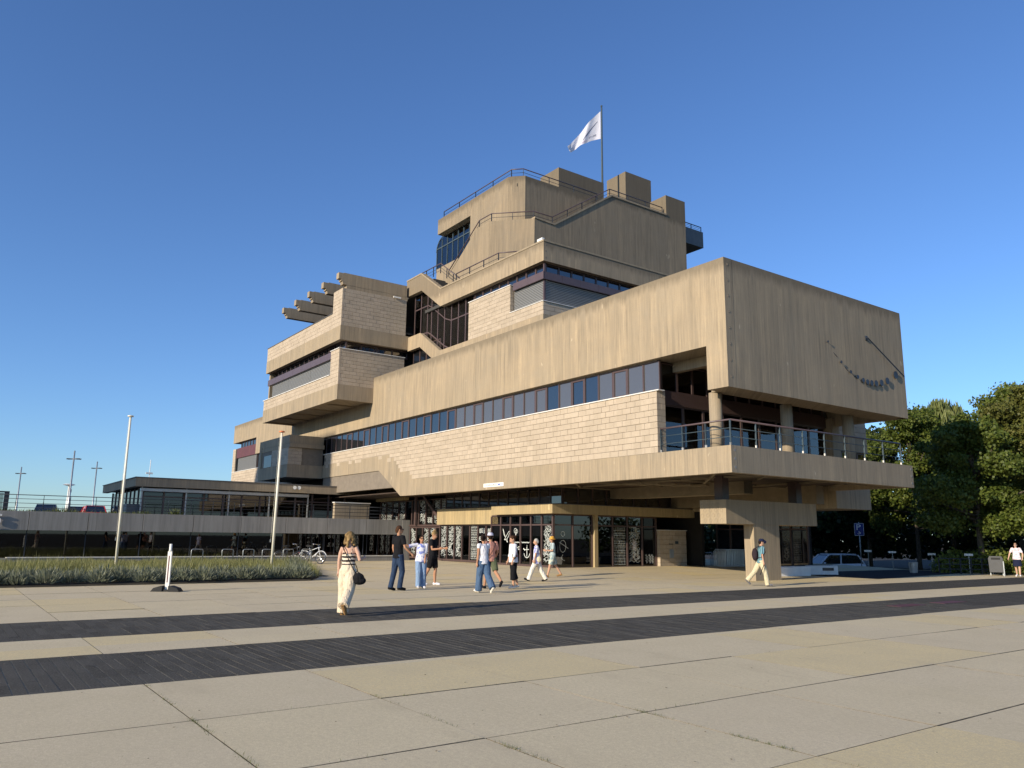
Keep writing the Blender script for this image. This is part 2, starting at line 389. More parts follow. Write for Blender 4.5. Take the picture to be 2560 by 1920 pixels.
# rear volume right of the loggia
RV = part('rear_wall', 'concrete_plain', -30, -21.62, 34.36, 37.34, 5.9, 6.66)
wr = part('block_wall', 'mortar', -30, -21.69, 34.36, 37.3, 6.66, 9.2)
masonry('y', -21.62, 34.36, 37.32, 6.665, 8.4, wr, -21.75, skip=lambda a, b, za, zb: b < 35.86 and zb > 7.33)
part('blinds', 'blinds', -21.7, -21.64, 33.75, 35.6, 7.36, 8.3); part('sill', 'white_trim', -21.9, -21.55, 33.7, 35.86, 7.31, 7.35)
part('pier', 'concrete_plain', -21.63, -21.2, 33.72, 34.32, 4.46, 7.3)
part('rear_band', 'concrete_plain', -34, -21.62, 34.37, 37.32, 3.13, 4.15)
wb2 = part('block_wall', 'mortar', -34, -21.7, 34.37, 37.3, 4.15, 5.2)
windows('y', -21.7, edges(34.5, 37.2, 4), 5.2, 5.88)
# support pillar
part('pillar', 'concrete_plain', -21.32, -20.83, 27.1, 28.77, -.02, 2.252)
cap = part('pillar_cap', 'concrete_plain', -22.12, -20.79, 25.37, 31.45, 2.25, 3.2)
for rr in range(4):
    for c in range(5):
        x = -22.0+c*.28+(.14 if rr % 2 else 0); z = 2.98-rr*.2
        if x > -20.9: continue
        MB().tube([(x, 25.365, z), (x, 25.372, z)], [.072, .072], 14).build('tie_ring', 'mortar', cap, (x, 25.37, z))
        MB().tube([(x+.012, 25.360, z-.006), (x+.012, 25.372, z-.006)], [.066, .066], 14).build('tie_plug', 'concrete_plain', cap, (x, 25.36, z))
part('stub_column', 'brown_metal', -21.66, -21.24, 25.75, 26.15, 3.2, 4.18); part('stub_column', 'brown_metal', -21.66, -21.24, 30.7, 31.1, 3.2, 4.18)
# name board on the fascia
part('name_board', 'white_paint', -33.4, -31.65, FY-.03, FY-.004, 4.06, 4.25)
for i in range(9): part('board_print', 'concrete_grey', -33.2+i*.11, -33.13+i*.11, FY-.033, FY-.0302, 4.12, 4.17+.03*(i % 3 == 0))
part('board_logo', 'blue_print', -32.1, -31.95, FY-.033, FY-.0302, 4.11, 4.2)
# ---- dark box under the left wing
bxc = part('bay_fascia', 'concrete_plain', -60.8, -54.55, 19.56, 22.19, 5.6, 6.5)
wl = part('block_wall', 'mortar', -60.3, -54.63, 19.64, 22.19, 6.5, 8.0)
masonry('x', 19.57, -58.0, -54.56, 6.505, 7.7, wl, 19.7); masonry('y', -54.56, 19.58, 20.6, 6.505, 7.7, wl, -54.7)
part('bay_pier', 'concrete_plain', -60.8, -60.35, 19.56, 19.7, 6.5, 8.1); part('bay_roof', 'concrete_plain', -60.34, -54.4, 19.6, 22.19, 7.71, 8.0)
part('bay_window', 'glass_dark', -59.6, -57.95, 19.55, 19.62, 6.52, 7.4)
windows('y', -55.3, edges(20.7, 22.1, 3), 6.55, 8.6); railing('railing', [(-54.75, 20.7), (-54.75, 22.1)], 6.5, .9, TH, 1.4, shoe=False, mids=(.3, .6))
part('bay_lintel', 'concrete_plain', -61, -54.56, 19.62, 22.18, 8.02, 8.6)
# left end of the front
part('rust_fascia', 'rust_panel', -75.75, -70.1, FY+.02, FY+.2, 8.6, 9.52)
for i in range(3): part('panel_joint', 'mortar', -73.9+i*1.9, -73.885+i*1.9, FY+.012, FY+.1, 8.6, 9.52)
windows('x', FY+.25, edges(-75.2, -70.2, 6), 9.52, 10.09)
part('blinds', 'blinds', -75.5, -70.15, FY+.12, FY+.2, 7.36, 8.58); windows('x', FY+.2, [-70.12, -69.1], 7.36, 8.6)
we = part('block_wall', 'mortar', -76.85, -60.9, FY+.07, FY+.5, 4.0, 7.3); masonry('x', FY, -76.9, -60.9, 5.6, 7.3, we, FY+.1)
part('end_pier', 'mortar', -76.85, -76.1, FY+.07, FY+.5, 7.3, 9.5); masonry('x', FY, -76.9, -76.05, 7.3, 9.52, we, FY+.1)
part('sill', 'white_trim', -76.9, -69, FY-.03, FY+.3, 7.305, 7.34); part('left_core', 'dark_room', -76.5, -60, FY+.6, 34, 4, 10.2)
# ---- cantilevered left wing
WX, WY = -46.7, 19.68
part('wing_fascia', 'concrete_plain', -61.05, WX, WY, WY+.3, 10.12, 11.09); part('wing_fascia', 'concrete_plain', WX-.3, WX-.002, WY+.302, 22.19, 10.12, 11.09)
part('wing_soffit', 'concrete_plain', -61.0, WX-.31, WY+.31, 22.19, 10.25, 10.4); part('wing_left_wall', 'concrete_plain', -61.04, -60.8, WY+.31, 24.5, 10.13, 16.0)
for x in (-49.5, -52.3, -55.1, -57.9): part('soffit_rib', 'soffit_rib', x-.08, x+.08, WY+.31, 22.18, 10.16, 10.25)
ww = part('block_wall', 'mortar', -60.9, WX-.08, WY+.09, 24.3, 11.0, 11.87); wv = part('block_wall', 'mortar', -48.0, WX-.08, WY+.09, 24.3, 11.87, 13.44)
masonry('x', WY+.004, -61.04, WX, 11.09, 11.86, ww, WY+.12); masonry('x', WY+.004, -48.05, WX, 11.86, 13.44, wv, WY+.12)
masonry('y', WX-.004, WY+.012, 24.38, 11.09, 13.44, wv, WX-.12)
part('coping', 'white_trim', -61.15, -48.06, WY-.05, WY+.25, 11.865, 11.91); part('coping', 'white_trim', -48.1, WX+.05, WY-.05, WY+.3, 13.445, 13.49); part('coping', 'white_trim', WX-.25, WX+.05, WY+.31, 24.42, 13.445, 13.49)
for a, b in ((-59.8, -56.3), (-56.28, -52.0), (-51.98, -48.1)): part('blinds', 'blinds', a, b, WY+.2, WY+.27, 11.92, 12.96)
for i in range(7): part('brown_fascia', 'purple_metal', -60.45+i*1.77, -60.45+(i+1)*1.77-.012, WY+.02, WY+.18, 12.97, 13.42)
windows('x', WY+.5, edges(-59.6, -46.9, 14), 13.44, 14.05, dep=.1)
windows('y', WX-.55, edges(WY+.62, 24.9, 4), 13.49, 14.05, dep=.1)
part('wing_core', 'dark_room', -60.6, WX-.75, WY+.75, 26, 10.5, 15.9)
wband = part('wing_band', 'concrete_plain', -61.0, WX, WY, WY+.3, 14.05, 14.99); part('wing_band', 'concrete_plain', WX-.3, WX-.002, WY+.302, 24.8, 14.05, 14.99)
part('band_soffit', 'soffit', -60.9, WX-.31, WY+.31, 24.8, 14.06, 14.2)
wu = part('block_wall', 'mortar', -60.9, WX-.1, WY+.1, WY+.5, 14.99, 16.05); wu2 = part('block_wall', 'mortar', -48.0, WX-.1, WY+.1, 24.3, 14.99, 17.5)
masonry('x', WY+.01, -61.0, WX-.01, 14.995, 16.05, wu, WY+.13); masonry('x', WY+.01, -48.15, WX-.01, 16.05, 17.52, wu2, WY+.13)
masonry('y', WX-.012, WY+.022, 24.4, 14.995, 17.52, wu2, WX-.13)
part('coping', 'zinc_grey', -61.05, -48.16, WY-.03, WY+.55, 16.055, 16.09); part('wing_roof', 'roof_felt', -60.9, -46.9, WY+.55, 28, 15.2, 15.3)
for i in range(5):
    x = -46.97-2.56*i
    MB().prism([(19.40, 18.53), (19.75, 18.53), (19.75, 18.57), (24.42, 18.57), (24.42, 17.78), (19.72, 17.78), (19.66, 17.98), (19.58, 17.98), (19.58, 18.12), (19.40, 18.12)], 0, x-.2, x+.2).build('roof_beam', 'concrete_plain', TH, (x, 22, 18))
part('beam_seat', 'concrete_plain', -47.2, -46.78, WY+.3, 24.5, 17.5, 17.779); part('wall_lamp', 'white_paint', WX+.02, WX+.1, 23.35, 23.9, 17.52, 17.62)
# ---- upper floors set back
UY, UX2 = 24.6, -31.65
MB().prism([(-47.15, 18.98), (-45.1, 19.0), (-42.45, 17.28), (UX2, 17.23), (UX2, 16.15), (-42.48, 16.15), (-45.03, 17.85), (-47.15, 17.87)], 1, UY, UY+.3).build('roof_band', 'concrete_upper', TH, (-40, UY, 17))
MB().prism([(-47.15, 19.08), (-45.1, 19.1), (-42.45, 17.38), (UX2+.03, 17.33), (UX2+.03, 17.232), (-42.45, 17.285), (-45.1, 19.003), (-47.15, 18.985)], 1, UY-.03, UY+.34).build('coping', 'concrete_plain', TH, (-40, UY, 17))
part('roof_band', 'concrete_upper', UX2-.3, UX2-.002, UY+.302, 36, 16.15, 17.228); part('coping', 'concrete_plain', UX2-.34, UX2+.03, UY+.342, 36, 17.232, 17.33)
for z in (16.35, 16.7, 17.05): MB().tube([(UX2-.01, UY+.16, z), (UX2+.006, UY+.16, z)], .05, 10).build('tie_hole', 'mortar', TH, (UX2, UY+.16, z))
part('upper_roof', 'roof_felt', -42.4, UX2-.31, UY+.31, 36, 16.3, 16.5); part('upper_roof', 'roof_felt', -61, -45, UY+.31, 40, 17.9, 18.0)
part('stair_roof', 'roof_felt', -45, -42.4, UY+.31, 30, 16.3, 16.5)
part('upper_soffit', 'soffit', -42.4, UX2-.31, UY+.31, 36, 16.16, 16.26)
MB().prism([(-46.7, 14.9), (-45.04, 14.9), (-42.35, 13.2), (-31.67, 13.2), (-31.67, 11.2), (-42.2, 11.2), (-42.3, 12.2), (-45.03, 13.94), (-46.7, 13.94)], 1, UY, UY+.3).build('stair_band', 'concrete_upper', TH, (-40, UY, 13))
part('side_band', 'concrete_upper', -31.97, -31.672, UY+.302, 36, 11.2, 13.2)
wu3 = part('block_wall', 'mortar', -38.95, -34.75, UY+.08, UY+.5, 13.0, 15.53); wu4 = part('block_wall', 'mortar', -34.74, -31.77, UY+.08, UY+.5, 13.0, 13.9); wu5 = part('block_wall', 'mortar', -32.0, -31.77, UY+.5, 36, 13, 13.9)
masonry('x', UY-.004, -39.02, -34.7, 13.2, 15.53, wu3, UY+.11); masonry('x', UY-.004, -34.7, -31.67, 13.2, 13.9, wu4, UY+.11); masonry('y', -31.67, UY+.012, 34, 13.2, 13.9, wu5, -31.8)
masonry('y', -34.69, UY+.01, UY+.34, 13.9, 15.53, wu3, -34.8)
part('coping', 'white_trim', -39.05, -34.66, UY-.04, UY+.3, 15.535, 15.58); part('coping', 'white_trim', -34.7, -31.62, UY-.04, UY+.3, 13.905, 13.94); part('coping', 'white_trim', -31.95, -31.62, UY+.302, 36, 13.905, 13.94)
part('blinds', 'blinds', -34.6, -31.95, UY+.22, UY+.29, 13.95, 15.16); part('blinds', 'blinds', -31.98, -31.9, UY+.32, 35, 13.95, 15.16)
part('corner_post', 'brown_metal', -31.95, -31.85, UY+.2, UY+.31, 13.94, 16.15)
for a, b in ((-34.5, -33.1), (-33.09, -31.72)): part('brown_fascia', 'purple_metal', a, b, UY+.04, UY+.16, 15.17, 15.58)
for i in range(8): part('brown_fascia', 'purple_metal', -31.84, -31.72, UY+.05+i*1.3, UY+.05+(i+1)*1.3-.012, 15.172, 15.582)
windows('x', UY+.35, edges(-38.9, -31.95, 8), 15.59, 16.14, dep=.08); windows('y', -32.0, edges(UY+.43, 35, 11), 15.59, 16.14, dep=.08)
part('upper_core', 'dark_room', -38.5, -32.2, UY+.8, 36, 11.3, 16.1)
# ---- zig-zag stair glazing
def zt(x): return 17.85 if x < -45.03 else (17.85-(x+45.03)*1.7/2.55 if x < -42.48 else 16.15)
def zb(x): return 14.9 if x < -45.04 else (14.9-(x+45.04)*1.7/2.69 if x < -42.35 else 13.2)
GX = [-46.6, -45.75, -44.85, -44.3, -43.45, -42.6, -41.75, -40.9, -40.05, -39.1]
SG = MB().box(-46.66, -46.58, UY+.42, UY+.52, zb(-46.6)-.6, zt(-46.6)+.3).build('stair_glazing', 'brown_metal', TH, (-43, UY+.42, 12))
yy0, yy1 = UY+.42, UY+.5
for i, x in enumerate(GX[1:], 1):
    xs = x+.55                                  # the glass zig-zag runs slightly right of the bands
    a, b = zb(x-.35)-.9, zt(x-.35)+.3
    box('mullion', 'purple_metal', x-.035, x+.035, yy0, yy1, a, b, parent=SG)
for i in range(len(GX)-1):
    a, b = GX[i]+.035, GX[i+1]-.035
    tz = lambda x: (zt(x-.35)-1.05)
    MB().prism([(a, tz(a)), (b, tz(b)), (b, tz(b)+.07), (a, tz(a)+.07)], 1, yy0+.005, yy1-.005).build('transom', 'purple_metal', SG, (a, yy0, tz(a)))
    MB().prism([(a, zb(a-.35)+.02), (b, zb(b-.35)+.02), (b, zb(b-.35)+.1), (a, zb(a-.35)+.1)], 1, yy0-.01, yy1).build('transom', 'purple_metal', SG, (a, yy0, zb(a)))
    MB().prism([(a, zb(a-.35)-.8), (b, zb(b-.35)-.8), (b, tz(b)), (a, tz(a))], 1, yy0+.03, yy0+.038).build('pane', 'glass_clear', SG, (a, yy0, zb(a)))
    MB().prism([(a, tz(a)+.07), (b, tz(b)+.07), (b, zt(b-.35)+.3), (a, zt(a-.35)+.3)], 1, yy0+.03, yy0+.038).build('pane', 'glass_clear', SG, (a, yy0, zb(a)+2))
for x in (-45.9, -40.3): cyl('round_column', 'white_column', x, UY+1.3, 11.3, 17.9, .2, TH)
part('stair_hall_wall', 'room_wall', -50, -38.6, 31, 31.2, 10, 18); part('stair_hall_floor', 'room_wall', -50, -45, UY+.55, 31, 14.7, 14.88); part('stair_hall_floor', 'room_wall', -42.3, -38.6, UY+.55, 31, 12.9, 13.1)
for i in range(9): part('stair_step', 'room_wall', -45+.3*i, -44.7+.3*i, UY+.6, 27.5, 14.5-.19*i, 14.72-.19*i)
windows('x', UY+.4, edges(-46.6, -43.0, 4), 11.6, 14.2); part('level_core', 'dark_room', -46, -32, 26.6, 36, 9, 12.8)
# ---- tower
T2 = MB().prism([(-46.4, 16.6), (-39.15, 16.6), (-39.15, 21.2), (-40.57, 21.18), (-46.4, 17.2)], 1, 26.04, 26.4).build('tower_wall', 'concrete_roof', TH, (-42, 26, 17))
MB().prism([(-39.148, 26.042), (-37.0, 28.03), (-37.25, 28.28), (-39.148, 26.5)], 2, 16.6, 21.2).build('tower_wall', 'concrete_roof', TH, (-38, 27, 17))
MB().prism([(28.035, 16.6), (41.9, 16.6), (41.9, 26.0), (39.9, 26.0), (39.9, 24.42), (34.57, 24.44), (29.6, 21.12), (28.035, 21.2)], 0, -37.36, -37.003).build('tower_wall', 'concrete_roof', TH, (-37, 35, 17))
MB().prism([(28.03, 21.205), (29.62, 21.125), (34.59, 24.445), (39.89, 24.425), (39.89, 24.54), (34.55, 24.56), (29.58, 21.24), (28.03, 21.31)], 0, -37.42, -36.95).build('coping', 'concrete_plain', TH, (-37, 33, 21))
part('tower_core', 'concrete_roof', -44, -37.37, 29, 41.8, 16.6, 21.0)
part('tower_block', 'concrete_roof', -38.57, -37.37, 39.9, 41.89, 21, 25.99)
part('tower_end', 'concrete_roof', -45, -37.37, 41.6, 41.88, 16.6, 24)
MB().prism([(-47.85, 24.5), (-38.9, 24.5), (-38.9, 16.7), (-43.4, 16.7), (-43.4, 23.36), (-47.85, 23.36)], 1, 27.33, 27.7).build('tower_wall', 'concrete_roof', TH, (-43, 27.3, 20))
MB().prism([(-38.898, 27.332), (-38.1, 28.1), (-38.35, 28.35), (-38.898, 27.8)], 2, 16.7, 24.5).build('tower_wall', 'concrete_roof', TH, (-38.5, 27.7, 17))
part('tower_wall', 'concrete_roof', -38.45, -38.103, 28.105, 39.9, 20.0, 24.5)
part('tower_roof', 'roof_felt', -47.8, -38.46, 27.71, 41, 23.8, 24.0); part('tower_soffit', 'concrete_plain', -47.8, -43.4, 27.71, 33, 23.37, 23.6)
part('tower_left_wall', 'concrete_roof', -47.84, -47.5, 27.705, 41, 23.36, 24.49)
part('chimney_block', 'concrete_roof', -42.1, -40.0, 32.4, 36.62, 24.0, 27.12); part('chimney_block', 'concrete_roof', -42.05, -40.0, 38.83, 41.52, 24.0, 28.7)
part('tower_balcony', 'zinc_grey', -40.5, -37.6, 41.95, 44.5, 23.2, 24.45)
railing('railing', [(-37.7, 42.2), (-37.7, 44.4)], 24.45, .4, TH, 1, shoe=False, m='rail_dark', top='rail_dark')
for i in range(9):   # stair flight between the tower walls
    part('stair_step', 'zinc_grey', -38.1, -37.37, 29.6+i*.55, 30.15+i*.55, 20.6+i*.37, 21.0+i*.37)
MB().tube([(-35.3, 33.2, 17.6), (-35.3, 38.6, 17.6)], .33, 14).build('roof_duct', 'black_rubber', TH, (-35.3, 33.2, 17.6), True)
# glazed bay with curtains under the tower roof
BG = part('bay_glazing', 'rail_steel', -48.9, -43.4, 27.86, 27.94, 22.58, 22.66)
part('tower_bay_base', 'concrete_roof', -48.6, -43.4, 27.75, 31, 18.2, 21.0)
for x in (-48.85, -48.1, -47.35, -46.6, -45.85, -45.1, -44.35, -43.6):
    box('mullion', 'rail_steel', x-.03, x+.03, 27.86, 27.93, 20.9, 22.72 if x < -48.5 else (23.2 if x < -48 else 23.4), parent=BG)
MB().prism([(-48.9, 21), (-43.4, 21), (-43.4, 23.4), (-47.9, 23.4), (-48.4, 23.25), (-48.8, 22.85), (-48.9, 22.5)], 1, 27.9, 27.91).build('pane', 'glass_bay', BG, (-46, 27.9, 22))
box('pane', 'glass_bay', -48.9, -48.89, 27.95, 30.5, 21, 22.6, parent=BG)
arc = [(-48.92+1.05-1.05*math.cos(t), 27.89, 22.4+1.05*math.sin(t)) for t in [math.pi/2*i/8 for i in range(9)]]
MB().tube(arc, .04, 6).build('arched_bar', 'rail_steel', BG, arc[0], True)
for a, b in ((-47.6, -46.2), (-45.9, -44.9), (-44.6, -43.5)): curtain(28.25, a, b, 21, 23.3, along='x')
part('bay_back', 'dark_room', -48, -43.5, 29, 29.2, 20.5, 23.4)
# roof railings
kw = dict(shoe=False, m='rail_dark', top='purple_metal', mids=(.5, .05))
railing('railing', [(-47.3, 27.5), (-38.8, 27.5), (-38.25, 28.05), (-38.25, 34.4)], 24.5, .52, TH, 1.9, **kw)
railing('railing', [(-44.2, 26.2, -2.4), (-40.5, 26.2), (-39.1, 26.2), (-37.2, 28.1), (-37.2, 29.6), (-37.2, 34.6, 3.3), (-37.2, 39.7, 3.3)], 21.2, .55, TH, 1.7, **kw)
railing('railing', [(-40.9, UY+.2), (-36.2, UY+.2), (-35.0, UY+1.2)], 17.33, .62, TH, 1.6, **kw)
railing('railing', [(-47.0, UY+.9), (-44.1, UY+.9), (-41.6, UY+.9, -1.75)], 19.0, .7, TH, 1.0, shoe=False, m='rail_dark', top='purple_metal', mids=(.3, .6))
for i in range(8): part('stair_step', 'roof_felt', -44.6+i*.3, -44.3+i*.3, UY+.5, 26, 18.4-.2*i, 18.6-.2*i)
part('cctv', 'white_paint', -32.3, -31.85, UY+.05, UY+.2, 17.33, 17.52)
# ---- sundial discs on the end wall
SD = thing('wall_sculpture', 'row of dark discs hanging from a slanting rod on the concrete end wall', 'sculpture', (FX, 31, 9))
for (y, z, r) in ((33.47, 8.82, .17), (32.74, 8.46, .15), (32.26, 8.32, .14), (31.83, 8.25, .13), (31.48, 8.22, .12), (31.16, 8.22, .115), (30.84, 8.26, .1), (30.44, 8.35, .085), (29.95, 8.5, .07), (29.3, 8.83, .06), (28.45, 9.56, .045)):
    d = MB().tube([(FX+.05, y, z), (FX+.07, y, z)], r, 20).build('disc', 'rail_dark', SD, (FX+.06, y, z))
    MB().tube([(FX-.005, y, z), (FX+.052, y, z)], .012, 6).build('pin', 'rail_dark', d, (FX, y, z))
for (y, z) in ((28.99, 9.1), (29.71, 8.61), (30.2, 8.42)): MB().tube([(FX-.01, y-.12, z+.08), (FX+.012, y+.12, z-.08)], .012, 6).build('hour_mark', 'rail_dark', SD, (FX, y, z))
MB().tube([(FX-.01, 31.38, 10.17), (FX+.10, 31.38, 10.17)], .03, 8).box(FX-.002, FX+.04, 31.3, 31.46, 10.08, 10.26).build('bracket', 'rail_dark', SD, (FX, 31.38, 10.17))
MB().tube([(FX+.09, 31.38, 10.17), (FX+.16, 34.0, 8.80)], .022, 8).build('gnomon_rod', 'rail_dark', SD, (FX, 31.38, 10.17))
# ------------------------------------------------------------------ entrance pavilion
part('canopy', 'concrete_timber', -35.8, -30.5, 24.3, 25.2, 2.79, 3.24); part('canopy', 'concrete_timber', -31.4, -30.503, 25.202, 34.6, 2.79, 3.24)
part('canopy_edge', 'zinc_grey', -35.82, -30.47, 24.27, 34.62, 3.243, 3.27); part('canopy_roof', 'roof_felt', -35.7, -31.41, 25.21, 34.5, 2.85, 3.2)
part('canopy_band', 'concrete_timber', -42.36, -35.803, 24.75, 25.2, 2.31, 3.22); part('canopy_band_roof', 'roof_felt', -42.3, -35.81, 25.21, 33, 2.9, 3.19)
for x in (-41.4, -40.3, -39.2, -38.1, -37.0): part('panel_joint', 'mortar', x-.006, x+.006, 24.744, 24.8, 2.312, 3.218)
PAINT = N('window_paint'); PAINT.col((.80, .84, .80)); PAINT.set(.6)
PAINT = 'window_paint'
def stroke(mb, pts, w, place):
    """flat painted line; pts in pane coords, place(u,v) -> world"""
    P = [Vector((a, b)) for a, b in pts]
    for i in range(len(P)-1):
        d = P[i+1]-P[i]
        if d.length < 1e-4: continue
        d.normalize(); n2 = Vector((-d.y, d.x))*w*.5; e = d*w*.3
        q = [P[i]-e+n2, P[i]-e-n2, P[i+1]+e-n2, P[i+1]+e+n2]
        mb.add([place(*t) for t in q], [(0, 1, 2, 3)])
def doodles(kind, W, H, rnd):
    """list of (points, width) in pane coordinates"""
    S = []; c = lambda x, y, r, n=14, a0=0, a1=2*math.pi, q=1: [(x+r*math.cos(a0+(a1-a0)*i/n), y+q*r*math.sin(a0+(a1-a0)*i/n)) for i in range(n+1)]
    w = .022 if kind not in ('dense', 'grid') else .013
    if kind == 'dense':
        y = .12*H
        while y < H*.97:
            t = rnd.random(); r = rnd.uniform(.07, .16)*W+.03
            if t < .3: S.append((c(rnd.uniform(.2, .8)*W, y, r, 10), w)); S.append((c(rnd.uniform(.2, .8)*W, y, r*.5, 8), w*.8))
            elif t < .6: S.append(([(W*(.12+.76*i/7), y+rnd.uniform(-.08, .08)) for i in range(8)], w))
            elif t < .8:
                x = rnd.uniform(.25, .75)*W
                for j in range(5): S.append(([(x, y), (x+.16*math.cos(j*1.2), y+.16*math.sin(j*1.2))], w))
            else: S.append(([(W*.15, y), (W*.4, y+.15), (W*.6, y-.02), (W*.85, y+.14)], w))
            y += rnd.uniform(.045, .085)
    elif kind == 'grid':
        y = .04*H
        while y < .98*H:
            S.append(([(.08*W, y), (.92*W, y+rnd.uniform(-.01, .01))], w*.8))
            x = .1*W; h2 = rnd.uniform(.07, .17)
            while x < .9*W: S.append(([(x, y), (x+rnd.uniform(-.03, .03), y+h2*.9)], w*.7)); x += rnd.uniform(.05, .11)
            y += h2
    elif kind == 'bird':
        S += [([(.15*W, .93*H), (.25*W, .78*H), (.45*W, .68*H), (.3*W, .82*H), (.15*W, .93*H)], w), ([(.45*W, .68*H), (.8*W, .84*H), (.95*W, .86*H), (.8*W, .72*H), (.6*W, .64*H), (.3*W, .62*H), (.5*W, .68*H)], w), ([(.5*W, .62*H), (.7*W, .55*H), (.62*W, .66*H)], w)]
    elif kind == 'cloud':
        S += [(c(.45*W, .87*H, .12, 12), w), (c(.6*W, .85*H, .09), w), (c(.5*W, .84*H, .07), w), ([(.45*W, .80*H), (.5*W, .74*H), (.55*W, .8*H)], w)]
        S.append(([(.05*W+.9*W*i/12, .56*H+.03*(-1)**i) for i in range(13)], w*1.1))
        S += [(c(.5*W, .24*H, .13, 12, q=1.4), w), (c(.5*W, .27*H, .06), w*1.6), ([(.5*W, .36*H), (.55*W, .42*H), (.8*W, .43*H)], w), (c(.84*W, .41*H, .08, 6), w*1.3), ([(.4*W, .18*H), (.3*W, .1*H)], w), ([(.55*W, .17*H), (.5*W, .05*H), (.62*W, .06*H)], w*1.4)]
    elif kind == 'anchor':
        S.append(([(.05*W+.8*W*i/10, .56*H+.03*(-1)**i) for i in range(11)], w*1.1))
        S += [([(.6*W, .44*H), (.6*W, .2*H)], w*1.5), (c(.6*W, .29*H, .24, 10, math.pi*1.05, math.pi*1.95), w*1.6), ([(.42*W, .38*H), (.8*W, .38*H)], w), (c(.6*W, .47*H, .04), w), ([(.25*W, .4*H), (.4*W, .36*H)], w*2)]
    elif kind == 'plant':
        for x in (.3, .55, .75):
            S.append(([(x*W, .06*H), (x*W+.03, .2*H), (x*W-.03, .3*H)], w))
            for j in range(6): S.append(([(x*W, (.08+.035*j)*H), (x*W+.1*(-1)**j, (.1+.035*j)*H)], w))
    elif kind == 'letters':
        for (x, y, a, b) in ((.2, .84, .12, .1), (.45, .85, .09, .11), (.7, .84, .1, .12), (.22, .62, .2, .09), (.6, .6, .28, .1), (.25, .3, .2, .12), (.6, .28, .2, .1)):
            S += [([(x*W-a/2, y*H-b), (x*W-a/2, y*H+b), (x*W+a/2, y*H+b), (x*W+a/2, y*H-b), (x*W-a/2, y*H-b)], w*1.3), ([(x*W-a/2, y*H), (x*W+a/2, y*H)], w)]
    elif kind == 'faint':
        S += [(c(.5*W, .8*H, .12, 10), w*.5), (c(.5*W, .5*H, .2, 12, q=1.5), w*.5), ([(.5*W, .3*H), (.4*W, .2*H), (.6*W, .15*H)], w*.5), ([(.3*W, .6*H), (.8*W, .45*H)], w*.5)]
    return S
def glazed(axis, plane, us, z0, ztr, z1, parent, kinds, glass='glass_smoke', nm='entrance_glazing', seed=3):
    """shopfront: bottom rail, mullions, transom, panes and drawings"""
    rnd = random.Random(seed); a, b = us[0], us[-1]; s = 1
    def bb(n, m, u0, u1, d0, d1, za, zb2, par): return box(n, m, u0, u1, plane+d0, plane+d1, za, zb2, parent=par) if axis == 'x' else box(n, m, plane-d1, plane-d0, u0, u1, za, zb2, parent=par)
    G = bb(nm, 'brown_metal', a, b, -.02, .1, z0-.12, z0, parent)
    if ztr: bb('transom', 'brown_metal', a, b, -.004, .07, ztr-.035, ztr+.035, G)
    bb('head_rail', 'brown_metal', a, b, -.004, .09, z1-.07, z1, G)
    for u in us: bb('mullion', 'brown_metal', u-.04, u+.04, -.03, .09, z0, z1-.0701, G)
    for i in range(len(us)-1):
        p, q = us[i]+.04, us[i+1]-.04
        bb('pane', glass, p, q, .03, .038, z0, (ztr or z1)-.036, G)
        if ztr: bb('pane', glass, p, q, .03, .038, ztr+.036, z1-.07, G)
        kd = kinds[i % len(kinds)] if kinds else None
        if kd:
            mb = MB(); W, H = q-p, (ztr or z1)-.04-z0
            pl = (lambda u, v: (p+u, plane+.026, z0+v)) if axis == 'x' else (lambda u, v: (plane-.026, p+u, z0+v))
            for pts, w in doodles(kd, W, H, rnd): stroke(mb, pts, w, pl)
            mb.build('window_drawing', PAINT, G, pl(0, 0))
    return G
glazed('x', 24.98, edges(-42.34, -36.42, 7), .30, None, 2.30, TH, ['dense', 'dense', 'dense', None, 'grid', 'letters', 'letters'], seed=5)
part('pale_panel', 'white_column', -39.75, -39.0, 25.3, 25.34, .3, 2.3); part('pale_panel', 'curtain', -38.9, -38.2, 25.3, 25.34, .3, 2.3)  # pale panels just behind the panes
glazed('x', 24.72, edges(-36.38, -30.98, 6), .27, 2.25, 2.78, TH, [None, 'bird', 'cloud', 'anchor', None, 'dense'], seed=9)
glazed('y', -30.98, [24.75, 26.0, 27.3], .2, 2.25, 2.78, TH, ['faint', None], seed=4)
part('door_post', 'concrete_timber', -31.1, -30.82, 27.32, 27.55, .05, 2.79)
glazed('y', -30.98, [27.6, 28.7, 29.75, 30.85, 31.9], .2, 2.25, 2.78, TH, [None, 'grid', 'dense', 'plant'], seed=8)
part('transom_panel', 'curtain', -31.12, -31.1, 24.85, 25.9, 2.29, 2.7); part('transom_panel', 'curtain', -31.12, -31.1, 26.1, 27.2, 2.29, 2.7)
rp = part('sign_reflection', 'red_paint', -31.1, -31.08, 28.75, 30.4, 2.28, 2.74)  # red panel inside the glass, standing in for a mirrored sign reflection
def flat_text(txt, y0, z0, size, x, m, parent, flip):
    cu = bpy.data.curves.new('t', 'FONT'); cu.body = txt; cu.size = size; o = bpy.data.objects.new('t', cu); COL.objects.link(o)
    bpy.context.view_layer.update(); me = bpy.data.meshes.new_from_object(o); bpy.data.objects.remove(o)
    MB().add([(x, y0-q.co.x if flip else y0+q.co.x, z0+q.co.y) for q in me.vertices], [tuple(q.vertices) for q in me.polygons]).build('lettering', m, parent, (x, y0, z0))
flat_text('M.2CO', 30.3, 2.4, .42, -31.075, 'white_paint', rp, True)
part('entrance_plinth', 'brown_metal', -42.4, -30.95, 24.9, 33, 0, .1)
